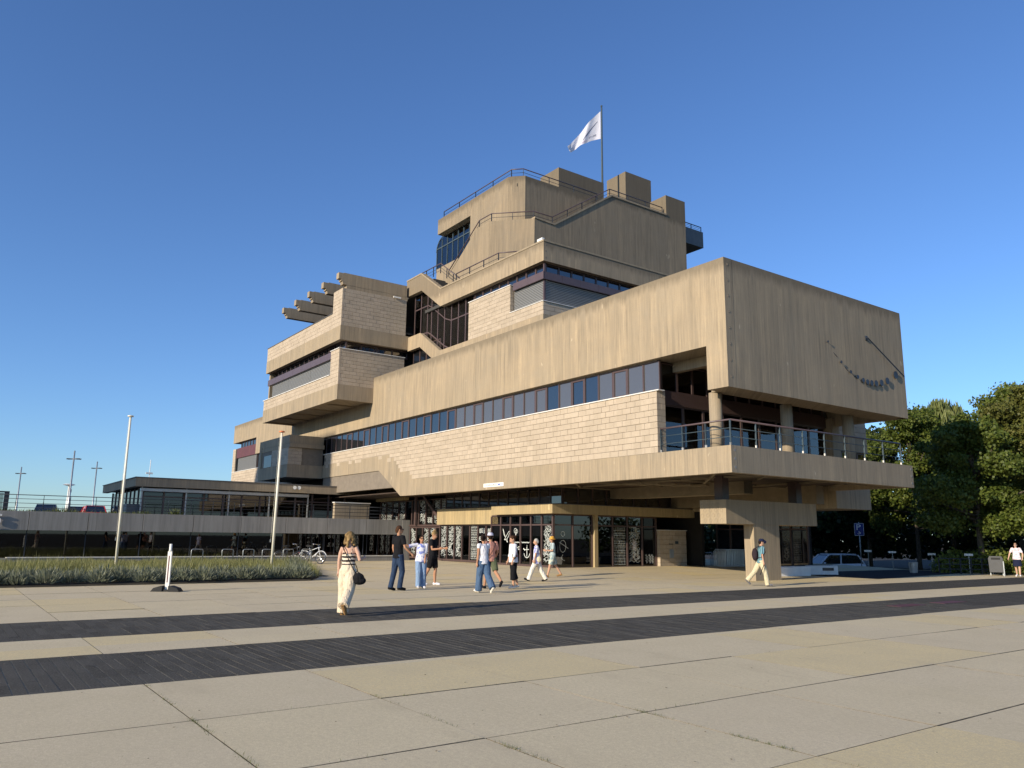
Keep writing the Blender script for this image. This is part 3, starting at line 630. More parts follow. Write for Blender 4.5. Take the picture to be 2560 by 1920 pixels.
part('hall_wall', 'dark_room', -46, -30, 34.5, 34.7, 0, 4.2); part('hall_ceiling', 'dark_room', -42.3, -31.42, 25.3, 34.4, 2.8, 2.84); part('hall_floor', 'room_wall', -42.3, -31.2, 25.1, 34.4, .1, .14)
part('hall_counter', 'room_wall', -38, -33, 29, 30, .14, 1.2); part('display_board', 'white_trim', -31.35, -31.3, 25.0, 25.6, .3, .95)
bb1 = part('letterbox_wall', 'mortar', -31.14, -30.83, 32.02, 34.0, 0, 2.06)
masonry('x', 31.95, -31.22, -30.75, .1, 2.06, bb1, 32.05); masonry('y', -30.752, 31.96, 34.05, .1, 2.06, bb1, -30.86); part('coping', 'white_trim', -31.25, -30.72, 31.92, 34.1, 2.064, 2.1)
part('letterbox', 'galv', -30.755, -30.73, 32.7, 33.0, .6, 1.05); part('letter_slot', 'black_rubber', -30.755, -30.735, 32.65, 32.95, 1.32, 1.36); part('blue_sticker', 'rail_steel', -30.755, -30.738, 33.15, 33.4, 1.35, 1.5)
# glazing between canopy and soffit, and the dark ground floor behind
windows('x', 25.3, edges(-42.3, -31.0, 12), 3.28, 4.17, glass='glass_dark'); windows('y', -30.99, edges(25.4, 34.2, 9), 3.28, 4.17, glass='glass_dark')
glazed('x', 36.9, edges(-31, -25.0, 6), .15, 2.2, 3.1, TH, None, glass='glass_dark', nm='rear_glazing'); part('rear_core', 'dark_room', -31, -25.05, 37.05, 37.3, 0, 3.12)
# stair glazing left of the entrance, half a level up
part('landing_band', 'concrete_timber', -52.0, -47.6, 25.3, 25.6, 3.98, 4.76)
glazed('x', 25.7, edges(-52, -42.6, 10), 2.35, None, 3.97, TH, ['dense', 'grid', 'letters', 'dense', None, 'faint', 'dense', 'plant'], seed=12)
glazed('x', 25.72, edges(-47.5, -42.4, 6), .3, None, 2.2, TH, ['dense', None, 'dense', 'dense', None, 'dense'], seed=13)
MB().prism([(-46.6, 4.15), (-45.6, 4.15), (-42.6, 1.95), (-42.6, 2.2), (-45.5, 4.28), (-46.6, 4.28)], 1, 25.5, 25.62).build('stair_bar', 'brown_metal', TH, (-45, 25.5, 3)); part('stair_post', 'brown_metal', -46.65, -46.45, 25.5, 25.62, 2.3, 4.15)
windows('x', 26.2, edges(-56, -42.4, 14), 4.2, 5.55, glass='glass_dark'); part('stair_core', 'dark_room', -60, -42.5, 27.5, 34, 0, 8)
part('bridge_soffit', 'soffit', -60.8, -42.5, FY+.31, 30, 5.66, 5.7)
# ------------------------------------------------------------------ bricks: the 300 that show largest are separate, the rest one mesh
BRICKS.sort(key=lambda q: -q[0]); rest = MB()
for i, (ap, b, wl_) in enumerate(BRICKS):
    if i < 300: box('brick', 'brick', *b, parent=wl_, bev=.004)
    else: rest.box(*b)
rest.build('block_masonry', 'brick', TH, (-40, 25, 10), kind='stuff')
# ------------------------------------------------------------------ flag on the roof
FP = thing('roof_flagpole', 'tall slim dark metal flagpole rising from the concrete tower roof', 'flagpole', (-40.5, 36.95, 24.0))
MB().tube([(-40.5, 36.95, 24), (-40.5, 36.95, 33.6)], [.085, .06], 12).build('pole', 'rail_steel', FP, (-40.5, 36.95, 24), True); MB().ball((-40.5, 36.95, 33.63), .08).build('finial', 'rail_steel', FP, (-40.5, 36.95, 33.6), True)
MB().tube([(-40.4, 36.87, 24.5), (-40.4, 36.87, 33.4)], .012, 5).build('halyard', 'rail_steel', FP, (-40.4, 36.87, 24.5))
IL = Vector((-.58, -.81, 0)).normalized()       # wind direction
IP = Vector((-.81, .58, 0))
k = N('flag_cloth'); k.col((.80, .79, .85)); k.set(.8); tr = k.n('ShaderNodeBsdfTranslucent'); tr.inputs[0].default_value = (.75, .75, .82, 1); mx = k.n('ShaderNodeMixShader'); mx.inputs[0].default_value = .35
k.l(k.b.outputs[0], mx.inputs[1]); k.l(tr.outputs[0], mx.inputs[2]); k.l(mx.outputs[0], k.out.inputs[0])
def flag_pt(u, v):
    """u 0..1 from pole to fly, v 0 bottom..1 top"""
    zt_ = 33.2-3.0*u**1.05; zb_ = 33.2-2.25-1.15*u**1.6+.12*math.sin(u*9)*u; out = 2.5*u**.97
    z = zb_+(zt_-zb_)*v
    w = .26*math.sin(u*8.5+v*2.2)*u**.6+.10*math.sin(u*17+v*5)*u
    q = Vector((-40.5, 36.95, 0))+IL*(out+.09-.25*(1-v)*u)+IP*w; return (q.x, q.y, z)
nu, nv = 40, 18; V = [flag_pt(i/nu, j/nv) for i in range(nu+1) for j in range(nv+1)]
F = [(i*(nv+1)+j, (i+1)*(nv+1)+j, (i+1)*(nv+1)+j+1, i*(nv+1)+j+1) for i in range(nu) for j in range(nv)]
FL = tag(MB().add(V, F).build('flag', 'flag_cloth', None, (-40.5, 36.95, 31), True), 'white flag with grey lettering blowing from the pole on the tower', 'flag')
plain('flag_print', (.16, .17, .24), .8); plain('flag_print_pink', (.55, .25, .38), .8)
def flag_text(txt, u0, v0, size, m, mirror=True):
    cu = bpy.data.curves.new('t', 'FONT'); cu.body = txt; cu.size = 1; o = bpy.data.objects.new('t', cu); COL.objects.link(o)
    bpy.context.view_layer.update(); me = bpy.data.meshes.new_from_object(o); bpy.data.objects.remove(o)
    v = [flag_pt(min(1, max(0, u0+q.co.x*size)), min(1, max(0, v0+q.co.y*size*1.25))) for q in me.vertices]; fc = [tuple(p.vertices) for p in me.polygons]
    for s_ in (-1, 1):
        mb = MB(); mb.add([Vector(q)+IP*s_*.012 for q in v], fc); mb.build('print', m, FL, (-40.5, 36.95, 31))
flag_text('BRUTE', .13, .16, .085, 'flag_print'); flag_text('KUNST', .44, .10, .07, 'flag_print_pink')
for s_ in (-1, 1):
    mb = MB(); pts = [(.08+.5*i/14, .70-.42*(i/14)**1.3) for i in range(15)]
    for i in range(14):
        (a, b), (c, d) = pts[i], pts[i+1]; t = .012+.022*math.sin(math.pi*i/14)
        mb.add([Vector(flag_pt(a, b-t))+IP*s_*.012, Vector(flag_pt(c, d-t))+IP*s_*.012, Vector(flag_pt(c, d+t))+IP*s_*.012, Vector(flag_pt(a, b+t))+IP*s_*.012], [(0, 1, 2, 3)])
    mb.build('print', 'flag_print', FL, (-40.5, 36.95, 31))
# ================================================================== TERRACE AND PAVILION ON THE LEFT
TW = thing('terrace_wall', 'grey concrete parapet panels above a dark glazed terrace wall', 'wall', (-47.8, 14, 0))
ys = [1.1-2.68*2, 1.1-2.68, 1.1, 3.78, 6.5, 9.19, 11.86, 14.56, 17.25, 19.93, 22.6, 25.2]
for a, b in zip(ys, ys[1:]): box('parapet_panel', 'concrete_grey', -47.95, -47.65, a+.012, b-.012, 1.69, 2.65, parent=TW, bev=.006)
box('end_pier', 'concrete_grey', -47.95, -47.62, 25.205, 25.8, 0, 2.655, parent=TW); box('backing', 'mortar', -48.2, -47.96, -4, 25.19, 1.75, 2.6, parent=TW)
box('plinth', 'concrete_grey', -48.3, -47.66, -4.2, 25.2, -.03, .3, parent=TW); box('plinth_cap', 'white_trim', -48.3, -47.62, 3.0, 25.2, .301, .34, parent=TW)
for a, b in zip(ys, ys[1:]):
    box('mullion', 'rail_dark', -48.12, -48.04, a-.02, a+.02, .34, 1.69, parent=TW)
    if True: box('pane', 'glass_smoke', -48.09, -48.082, a+.021, b-.021, .34, 1.69, parent=TW)
for y in [17.6+.75*i for i in range(10)]: box('mullion', 'rail_dark', -48.13, -48.06, y, y+.03, .34, 1.68, parent=TW)
box('notice_board', 'galv', -48.3, -48.26, -2.5, 3.0, .45, 1.15, parent=TW); box('notice_board', 'concrete_grey', -48.3, -48.26, 3.95, 4.75, .55, 1.45, parent=TW)
MB().prism([(2.35, .98), (2.6, .98), (2.47, .82)], 0, -48.255, -48.25).build('arrow_mark', 'rail_steel', TW, (-47.85, 2.4, .9))
box('under_room_back', 'dark_room', -53, -52.8, -5, 26, 0, 2.2, parent=TW); box('under_room_floor', 'dark_room', -52.8, -48.3, -5, 26, 0, .3, parent=TW)
cyl('column', 'white_column', -49.5, 20.6, .3, 1.7, .2, TW)
# house number letters standing off the parapet
mb = MB()
for i in range(16):
    t0, t1 = 2*math.pi*i/16, 2*math.pi*(i+1)/16
    mb.prism([(2.42+.15*math.cos(t0), 2.14+.17*math.sin(t0)), (2.42+.15*math.cos(t1), 2.14+.17*math.sin(t1)), (2.42+.05*math.cos(t1), 2.14+.07*math.sin(t1)), (2.42+.05*math.cos(t0), 2.14+.07*math.sin(t0))], 0, -47.6, -47.54)
mb.box(-47.6, -47.54, 2.1, 2.58, 2.38, 2.47); mb.box(-47.6, -47.54, 2.1, 2.55, 1.8, 1.87); mb.build('raised_character', 'white_paint', TW, (-47.6, 2.4, 2.1))
TR = put('terrace_floor', cube(45, 30, .3, 'concrete_grey'), None, (-70.5, 10.5, 2.2)); TR['kind'] = 'structure'
RL = railing('terrace_railing', [(-47.95, -3), (-47.95, 25.2)], 2.6, .88, None, 1.21, mids=(.26, .52, .77), top='rail_dark', m='rail_dark', rt=.02, shoe=False, psize=.018)
tag(RL, 'dark steel railing with horizontal bars along the grey terrace parapet', 'railing')
# information case
IC = thing('information_case', 'black framed glass display case with a small floodlight above the terrace parapet', 'display case', (-48.6, 2.0, 2.35))
box('frame', 'rail_dark', -48.7, -48.5, 2.62, 2.84, 2.35, 3.66, parent=IC); box('top_bar', 'rail_dark', -48.7, -48.5, .2, 2.615, 3.6, 3.66, parent=IC); box('pane', 'glass_clear', -48.62, -48.6, .2, 2.6, 2.6, 3.58, parent=IC); box('floodlight', 'rail_dark', -48.75, -48.5, 1.95, 2.3, 3.72, 4.0, parent=IC, bev=.03)
# pavilion
PV = thing('terrace_pavilion', 'low glazed terrace pavilion with a dark flat concrete roof edge', 'pavilion', (-57, 16, 2.35))
box('roof_edge', 'concrete_plain', -52.35, -52.0, 9.4, 24.8, 4.38, 4.9, parent=PV); box('roof_edge', 'concrete_plain', -63.8, -52.36, 9.405, 9.75, 4.385, 4.895, parent=PV)
box('roof', 'roof_felt', -63.7, -52.36, 9.76, 25, 4.45, 4.8, parent=PV); box('roof_trim', 'zinc_grey', -63.85, -51.96, 9.36, 24.85, 4.905, 4.95, parent=PV)
box('awning_box', 'galv', -52.45, -52.2, 9.75, 20.4, 4.1, 4.32, parent=PV, bev=.03)
for y in (9.85, 12.43, 15.06, 17.7, 20.36): box('post', 'galv', -52.36, -52.28, y-.04, y+.04, 2.35, 4.37, parent=PV)
for i in range(12):
    y0 = 9.95+i*1.2
    w = box('window', 'brown_metal', -52.75, -52.62, y0, y0+.1, 2.36, 4.37, parent=PV)
    box('pane', 'glass_smoke', -52.7, -52.692, y0+.1, y0+1.2, 2.4, 4.3, parent=w); box('transom', 'brown_metal', -52.74, -52.63, y0+.1, y0+1.2, 3.78, 3.86, parent=w)
for i in range(8):
    x0 = -63.2+i*1.3
    w = box('window', 'brown_metal', x0, x0+.1, 9.95, 10.07, 2.36, 4.37, parent=PV); box('pane', 'glass_dark', x0+.1, x0+1.3, 10.0, 10.01, 2.4, 4.3, parent=w)
for y in (12.7, 16.2, 19): box('inner_curtain', 'curtain', -53.3, -53.27, y, y+1.3, 2.4, 4.2, parent=PV)
box('back_wall', 'room_wall', -63, -62.8, 10.2, 24.6, 2.36, 4.4, parent=PV); box('cabinet', 'zinc_grey', -54.6, -53.0, 9.2, 9.92, 2.36, 3.35, parent=PV)
for y in (19.15, 19.45):
    f = MB().tube([(-51.75, y, 4.72), (-51.6, y-.02, 4.70)], [.09, .12], 14).build('floodlight', 'white_paint', PV, (-51.7, y, 4.7)); MB().tube([(-52.0, y, 4.85), (-51.72, y, 4.82), (-51.72, y, 4.72)], .015, 6).build('arm', 'galv', f, (-52, y, 4.8))
MB().tube([(-56, 11, 4.95), (-56, 11, 5.2), (-56, 22, 5.2)], .012, 5).build('lightning_wire', 'rail_dark', PV, (-56, 11, 4.95))
LW = thing('low_screen_wall', 'short pale block screen wall with white coping on the terrace', 'wall', (-49.6, 22.3, 2.35))
box('wall', 'concrete_plain', -49.7, -49.4, 21.1, 23.6, 2.35, 3.7, parent=LW); box('coping', 'white_trim', -49.75, -49.35, 21.05, 23.65, 3.705, 3.76, parent=LW)
r = railing('stair_railing', [(-48.6, 23.2), (-48.6, 25.2)], 2.35, 1.1, None, 1.0, mids=(.2, .4, .6, .8), top='rail_dark', m='rail_dark', rt=.02, shoe=False, psize=.018); tag(r, 'dark steel stair railing beside the low screen wall', 'railing')
# apartment block out of frame that throws its shadow over the pavilion
AB = thing('apartment_block', 'tall brick apartment block standing across the plaza from the town hall', 'building', (-52, -44, 0))
box('wall', 'brick', -59.6, -44.0, -50, -40, -1, 29.4, parent=AB); box('roof', 'roof_felt', -59.9, -43.7, -50.2, -39.8, 29.4, 29.8, parent=AB)
for fl in range(10):
    for i in range(5):
        w = box('window', 'white_paint', -59+i*2.75, -57.1+i*2.75, -40.0, -39.92, .9+fl*2.85, 2.6+fl*2.85, parent=AB); box('pane', 'glass_dark', -58.9+i*2.75, -57.2+i*2.75, -39.93, -39.91, 1.0+fl*2.85, 2.5+fl*2.85, parent=w)
# ================================================================== GROUND
k = N('ground_soil'); k.set(1.0, 0, .03); a = k.noise(k.pos(), 1.5, 5); k.col(k.mix(a, (.055, .048, .038), (.11, .095, .07))); k.bump(k.noise(k.pos(), 30, 3), .5, .02)
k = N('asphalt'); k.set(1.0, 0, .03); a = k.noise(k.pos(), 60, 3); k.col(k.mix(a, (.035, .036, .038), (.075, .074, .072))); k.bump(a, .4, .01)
k = N('paving'); k.set(1.0, 0, .04)
p = k.pos(); x, y, z = k.sep(p); cell = k.n('ShaderNodeTexWhiteNoise', noise_dimensions='3D')
k.l(k.comb(k.math('FLOOR', k.math('DIVIDE', k.math('ADD', x, 2.05), 1.9)), k.math('FLOOR', k.math('DIVIDE', k.math('SUBTRACT', y, 2.07), 1.85)), 0.0), cell.inputs['Vector'])
cv_ = cell.outputs['Value']
a = k.mix(k.ramp(cv_, 0, 1), (.67, .57, .385), (.73, .62, .39)); a = k.mix(k.ramp(cv_, .78, .80), a, (.74, .60, .32))
a = k.mix(k.ramp(k.noise(p, .9, 6, .7), .35, .75, 0, .5), a, (.53, .45, .28)); a = k.mix(k.ramp(k.noise(p, 7, 4, .7), .5, .75, 0, .35), a, (.70, .61, .39))
st_ = k.noise(k.comb(k.math('MULTIPLY', x, .35), k.math('MULTIPLY', y, .9), 4.0), 1.3, 6, .75); a = k.mix(k.ramp(st_, .56, .74, 0, .45), a, (.43, .355, .235))
sp = k.n('ShaderNodeTexVoronoi'); sp.inputs['Scale'].default_value = .8; k.l(p, sp.inputs['Vector'])
a = k.mix(k.math('MULTIPLY', k.ramp(sp.outputs['Distance'], .010, .016, .6, 0), k.ramp(k.noise(p, .45, 2), .5, .56)), a, (.03, .028, .026))
md = k.noise(p, 22, 5, .8); a = k.mix(k.ramp(md, .40, .55, .5, 0), a, (.50, .415, .29)); a = k.mix(k.ramp(md, .58, .68, 0, .35), a, (.80, .72, .55))
gr = k.noise(p, 75, 3, .85); a = k.mix(k.ramp(gr, .42, .56, .5, 0), a, (.46, .38, .26)); a = k.mix(k.ramp(gr, .62, .7, 0, .4), a, (.72, .64, .50))
k.col(a); k.bump(gr, .55, .006)
k = N('black_paver'); k.set(1.0, 0, .08)
p = k.pos(); x, y, z = k.sep(p); cell = k.n('ShaderNodeTexWhiteNoise', noise_dimensions='3D'); k.l(k.comb(k.math('FLOOR', k.math('MULTIPLY', x, 1.9)), k.math('FLOOR', k.math('DIVIDE', y, .142)), 0.0), cell.inputs['Vector'])
a = k.mix(cell.outputs['Value'], (.058, .054, .047), (.088, .083, .073)); gr = k.noise(p, 48, 4, .85); a = k.mix(k.ramp(gr, .50, .66, 0, .8), a, (.19, .18, .15)); a = k.mix(k.ramp(gr, .34, .46, .6, 0), a, (.028, .027, .025)); k.col(a); k.bump(gr, .8, .008)
GD = MB().add([(-900, -900, -1.0), (900, -900, -1.0), (900, 900, -1.0), (-900, 900, -1.0)], [(0, 1, 2, 3)]).build('ground', 'ground_soil'); GD['kind'] = 'structure'
PZ = MB().add(cv(-48.2, -14, -1.0, 12, 47, -.03), CF).build('plaza', 'ground_soil'); PZ['kind'] = 'structure'
def seen(x, y):
    d = math.hypot(x, y); a = math.atan2(y, x)
    return d < 62 and (abs(a-YAW) < R(36) or d < 5) and (x*math.cos(YAW)+y*math.sin(YAW)) > 2.5
def rise(x, y):
    s = lambda t: max(0, min(1, t))**2*(3-2*max(0, min(1, t)))
    return .165*s((y-19.5)/5)*s((-x-24)/6)*s((x+47)/3)
xl = [-9.85, -7.75, -5.81, -3.94, -2.05, -.15, 1.75, 3.65]; xl2 = [-17.4-1.9*i for i in range(17)]
yl = [2.07+1.85*i for i in range(-4, 32)]
SL = []
bands = [(a, b) for a, b in zip(xl, xl[1:])] + [(-14.55, -12.5)] + [(b, a) for a, b in zip(xl2, xl2[1:])]
for a, b in bands:
    for c, d in zip(yl, yl[1:]):
        cx, cy = (a+b)/2, (c+d)/2
        if cx < -28.2 and cy < 11.3-(cx+28)*.33: continue          # planting bed
        if cx < -47.3 or not (seen(a, c) or seen(b, d) or seen(cx, cy) or seen(a, d)): continue
        if cy > 46.5: continue
        SL.append((math.hypot(cx, cy), a, b, c, d))
SL.sort(); rest = MB(); n = 0
plain('slab_edge', (.20, .165, .115), .95, var=.5, scale=3)
def slab_mesh(w, l):
    key = ('slab', round(w, 3), round(l, 3))
    if key not in CACHE:
        me = mesh('slab', cv(-w/2, -l/2, -.05, w/2, l/2, 0), CF, ['paving', 'slab_edge']); me.polygons.foreach_set('material_index', [0 if q.normal.z > .5 else 1 for q in me.polygons]); CACHE[key] = me
    return CACHE[key]
for dist, a, b, c, d in SL:
    g = .007; gx = .011; flat = all(rise(u, v) < .001 for u in (a, b) for v in (c, d)); dz = random.uniform(-.003, .003)
    if n < 300 and flat:
        o = put('paving_slab', slab_mesh(b-a-2*gx, d-c-2*g), PZ, ((a+b)/2, (c+d)/2, dz)); o.rotation_euler = (random.uniform(-.0012, .0012), random.uniform(-.0012, .0012), random.uniform(-.0015, .0015)); n += 1
    else:
        v = cv(a+gx, c+g, -.05, b-gx, d-g, dz*.5); v = [(q[0], q[1], q[2]+rise(q[0], q[1])) for q in v]; rest.add(v, CF)
fp_ = rest.build('far_paving', ['paving', 'slab_edge'], PZ, (-30, 20, 0), kind='stuff'); fp_.data.polygons.foreach_set('material_index', [0 if q.normal.z > .5 else 1 for q in fp_.data.polygons])
PV2 = []
plain('joint_sand', (.27, .235, .175), .95, var=.4, scale=6)
for (a, b) in ((-12.5, -9.85), (-17.4, -14.55)): MB().add([(a, -14, -.0075), (b, -14, -.0075), (b, 46.9, -.0075), (a, 46.9, -.0075)], [(0, 1, 2, 3)]).build('joint_sand', 'joint_sand', PZ, (a, 0, 0))
for (a, b) in ((-12.5, -9.85), (-17.4, -14.55)):
    nx = 5; w = (b-a)/nx; y = -2.0
    while y < 46.8:
        sh = .5 if int(round(y/.142)) % 2 else 0
        for i in range(nx):
            u0, u1 = max(a, a+(i-sh)*w), (a+(i+1-sh)*w if i < nx-1 else b)
            if seen(u0, y) or seen(u1, y): PV2.append((math.hypot((u0+u1)/2, y), u0, u1, y))
        y += .142
PV2.sort(); rest = MB()
for i, (dist, u0, u1, y) in enumerate(PV2):
    dz = random.uniform(-.002, .002)
    if i < 300: o = box('paver', 'black_paver', u0+.001, u1-.001, y+.006, y+.136, -.05, -.002, parent=PZ); o.location.z += dz
    else:
        q = cv(u0+.001, y+(.005 if dist < 14 else .0025), -.05, u1-.001, y+.142-(.005 if dist < 14 else .0025), -.002+dz); rest.add(q[4:] + q[:4], [(0, 1, 2, 3), (0, 4, 5, 1), (1, 5, 6, 2), (3, 7, 4, 0)] if dist < 25 else [(0, 1, 2, 3)])
rest.build('far_pavers', 'black_paver', PZ, (-14, 20, 0), kind='stuff')
# two rusty drain covers in the dark strip
for y in (20.2, 22.4): tag(MB().box(-11.5, -11.1, y, y+1.3, -.03, .004).build('drain_cover', 'rust_panel', None, (-11.3, y, 0)), 'rust brown metal drain cover set in the dark paver strip', 'drain cover', 'drain covers in the dark strip')
SY = MB().prism([(-19.45, 33.7), (-21.2, 46), (-60, 46), (-60, 42), (-35, 42), (-35, 35.2), (-31.3, 35.2), (-30.3, 34.1)], 2, -1.0, .014).build('shade_sheet', 'asphalt'); SY['kind'] = 'structure'  # dark sheet over the paving, cut to the building's cast shadow to deepen it
RD = MB().add(cv(-90, 47, -.99, 40, 140, -.9), CF).build('car_park', 'asphalt'); RD['kind'] = 'structure'
UP = MB().add(cv(-300, -80, 2.0, -93, 120, 2.34), CF).build('upper_road', 'asphalt'); UP['kind'] = 'structure'
# ================================================================== PLANTING
def leafmat(name, a, b, trans=.35):
    k = N(name); k.set(.55, 0, .35); g = k.n('ShaderNodeNewGeometry')
    c = k.mix(g.outputs['Random Per Island'], a, b); c = k.mix(k.ramp(k.noise(g.outputs['Position'], .5, 2), .3, .7, 0, .5), c, tuple(x*.6 for x in a)); k.col(c)
    tr = k.n('ShaderNodeBsdfTranslucent'); k.l(c, tr.inputs[0]); mx = k.n('ShaderNodeMixShader'); mx.inputs[0].default_value = trans
    k.l(k.b.outputs[0], mx.inputs[1]); k.l(tr.outputs[0], mx.inputs[2]); k.l(mx.outputs[0], k.out.inputs[0])
leafmat('leaf_mid', (.075, .115, .018), (.165, .19, .032)); leafmat('leaf_light', (.11, .155, .022), (.21, .23, .045)); leafmat('leaf_olive', (.11, .13, .025), (.21, .195, .045)); leafmat('leaf_dark', (.022, .04, .010), (.055, .08, .018))
leafmat('leaf_willow', (.15, .19, .05), (.27, .28, .09)); leafmat('lavender', (.15, .175, .115), (.30, .31, .22), .3); leafmat('bed_grass', (.17, .19, .06), (.38, .36, .15), .35); leafmat('weed', (.08, .11, .025), (.20, .21, .06), .3)
plain('bark', (.085, .07, .05), .95, var=.35, scale=9)
def rdir(rnd):
    z = rnd.uniform(-1, 1); t = rnd.uniform(0, 2*math.pi); q = math.sqrt(1-z*z); return Vector((q*math.cos(t), q*math.sin(t), z))
def leaves(rnd, clumps, n, size, droop=0):
    """leaf quads scattered through clump volumes, thicker towards their skins"""
    V = []; F = []; tot = sum(c[1]**2 for c in clumps)
    for (c, r, sq) in clumps:
        for _ in range(int(n*r*r/tot)):
            d = rdir(rnd); rr = r*(rnd.random()**.42)*(1.0 if rnd.random() < .86 else 1.35)
            p = c+Vector((d.x*rr, d.y*rr, d.z*rr*sq)); p.z -= droop*rnd.random()*rr
            s = size*rnd.uniform(.6, 1.35); a = (rdir(rnd)+Vector((0, 0, -.25))).normalized(); b = a.cross((d+rdir(rnd)*.8).normalized())
            b = b.normalized()*s*.42 if b.length > 1e-3 else a.orthogonal()*s*.4
            if droop: a = Vector((rnd.uniform(-.25, .25), rnd.uniform(-.25, .25), -1)); b = a.cross(rdir(rnd)).normalized()*s*.18; s *= 1.6
            a = a*s; i = len(V); m = a*.45
            V += [p, p+m+b, p+a, p+m-b]; F.append((i, i+1, i+2, i+3))
    return V, F
def tree(name, label, x, y, h, rad, trunk_h, m, n, size, seed, group=None, droop=0, lean=0, cl=26, r0=.16, zs=0):
    rnd = random.Random(seed); T = thing(name, label, 'tree', (x, y, zs), 0, group)
    mb = MB(); top = Vector((x+lean, y, zs+h*.78)); fork = Vector((x+lean*.3, y, zs+trunk_h))
    mb.tube([(x, y, zs-1.0), (x+.02, y, zs+trunk_h*.5), fork, fork.lerp(top, .5)+Vector((.1, .05, 0)), top], [r0*1.25, r0, r0*.85, r0*.5, .03], 10)
    clumps = []
    for i in range(cl):
        t = i/(cl-1); zc = zs+trunk_h+(h-trunk_h)*(.10+.80*t); prof = max(.12, math.sin(math.pi*min(.97, .13+.84*t**.85)))**.8
        ang = i*2.4+rnd.uniform(-.7, .7); q = rad*prof*(.15+.95*rnd.random()**.7)
        c = Vector((x+lean+q*math.cos(ang), y+q*math.sin(ang), zc+rnd.uniform(-.06, .06)*h-.25*q*(1-t)*.5)); r = rad*rnd.choice((.12, .15, .18, .22, .27))*(.8+.4*prof)
        clumps.append((c, r, rnd.uniform(.55, .8)))
        if i % 3 == 0:
            s0 = fork.lerp(top, max(0, t*.8)); mid = s0.lerp(c, .55)+Vector((0, 0, -.15)); mb.tube([s0, mid, c], [r0*.5, r0*.3, .02], 6)
    mb.build('trunk', 'bark', T, (x, y, zs), True)
    V, F = leaves(rnd, clumps, n, size, droop)
    MB().add(V, F).build('crown', m, T, (x, y, zs+trunk_h)); return T
tree('maple_tree', 'slender trunked maple beside the litter bin and black fence', -20.5, 45.8, 9.0, 3.7, 2.2, 'leaf_mid', 46000, .155, 3, cl=58)
tree('plane_tree', 'tall olive green tree behind the woman in the white top', -18.6, 49.5, 10.6, 4.0, 2.4, 'leaf_olive', 48000, .16, 4, cl=60)
tree('ash_tree', 'bright green tall tree rising behind the maple by the litter bin', -26.0, 66.5, 14.2, 5.2, 3.5, 'leaf_light', 42000, .20, 5, cl=60)
tree('lime_tree', 'dense round crowned tree close behind the end of the concrete balcony', -31.8, 61.0, 13.0, 5.2, 2.5, 'leaf_mid', 42000, .19, 6, cl=60)
tree('willow_tree', 'pale willow with drooping wispy branches beyond the dense round crowned tree', -33.2, 69.5, 14.6, 4.8, 4, 'leaf_willow', 15000, .45, 7, droop=.8, cl=58)
tree('lime_tree', 'dark tree at the back corner of the car park beside the willow', -24.0, 59.5, 10.5, 4.4, 2.0, 'leaf_mid', 32000, .20, 8, cl=58)
tree('chestnut_tree', 'broad dark tree overhanging the parked cars behind the town hall', -37.5, 64, 11.5, 5.2, 1.8, 'leaf_dark', 13000, .40, 9, cl=58)
tree('oak_tree', 'spreading light green tree by the kerb beyond the olive green tree', -13.5, 53.5, 10.6, 4.4, 2.5, 'leaf_light', 38000, .18, 10, cl=58)
tree('chestnut_tree', 'broad dark tree behind the disabled parking sign', -44.5, 66, 11, 5.2, 1.5, 'leaf_dark', 9000, .45, 11, cl=50)
def hedge(name, label, cat, pts, h, w, n, size, m, seed, stems=True):
    rnd = random.Random(seed); T = thing(name, label, cat, (*pts[0], 0)); cl = []; mb = MB()
    for (a, b) in zip(pts, pts[1:]):
        a, b = Vector((*a, 0)), Vector((*b, 0)); L = (b-a).length; k = max(2, int(L/(w*.55)))
        for i in range(k+1):
            p = a.lerp(b, i/k)+Vector((rnd.uniform(-.2, .2)*w, rnd.uniform(-.2, .2)*w, 0))
            for zf in (.25, .62): cl.append((p+Vector((0, 0, h*zf*rnd.uniform(.85, 1.15))), max(w, h)*.42*rnd.uniform(.8, 1.15), .8))
            if h < 2: MB().tube([p, p+Vector((.05, .05, h*.6))], .02, 5).build('stem', 'bark', T, p)
    V, F = leaves(rnd, cl, n, size); MB().add([Vector((q.x, q.y, max(.02, q.z))) for q in V], F).build('foliage', m, T, (*pts[0], 0)); return T
hedge('dark_hedge', 'tall dark hedge closing the back of the car park', 'hedge', [(-60, 66), (-42, 72), (-24, 73), (-8, 62)], 5.5, 3, 14000, .45, 'leaf_dark', 21)
hedge('low_shrub', 'sunlit leafy shrub behind the black fence near the litter bin', 'shrub', [(-21.9, 44.2), (-19.9, 46.6)], 1.25, 1.0, 2600, .16, 'leaf_light', 22)
hedge('low_shrub', 'low leafy shrub between the litter bin and the woman in the white top', 'shrub', [(-19.4, 45.4), (-17.2, 46.0)], 1.15, .9, 2000, .16, 'leaf_light', 23)
hedge('dark_hedge', 'long low clipped hedge along the far edge of the car park', 'hedge', [(-62, 59), (-40, 77), (-24, 79), (-4, 66), (4, 58)], 4.2, 2.2, 20000, .42, 'leaf_dark', 25)
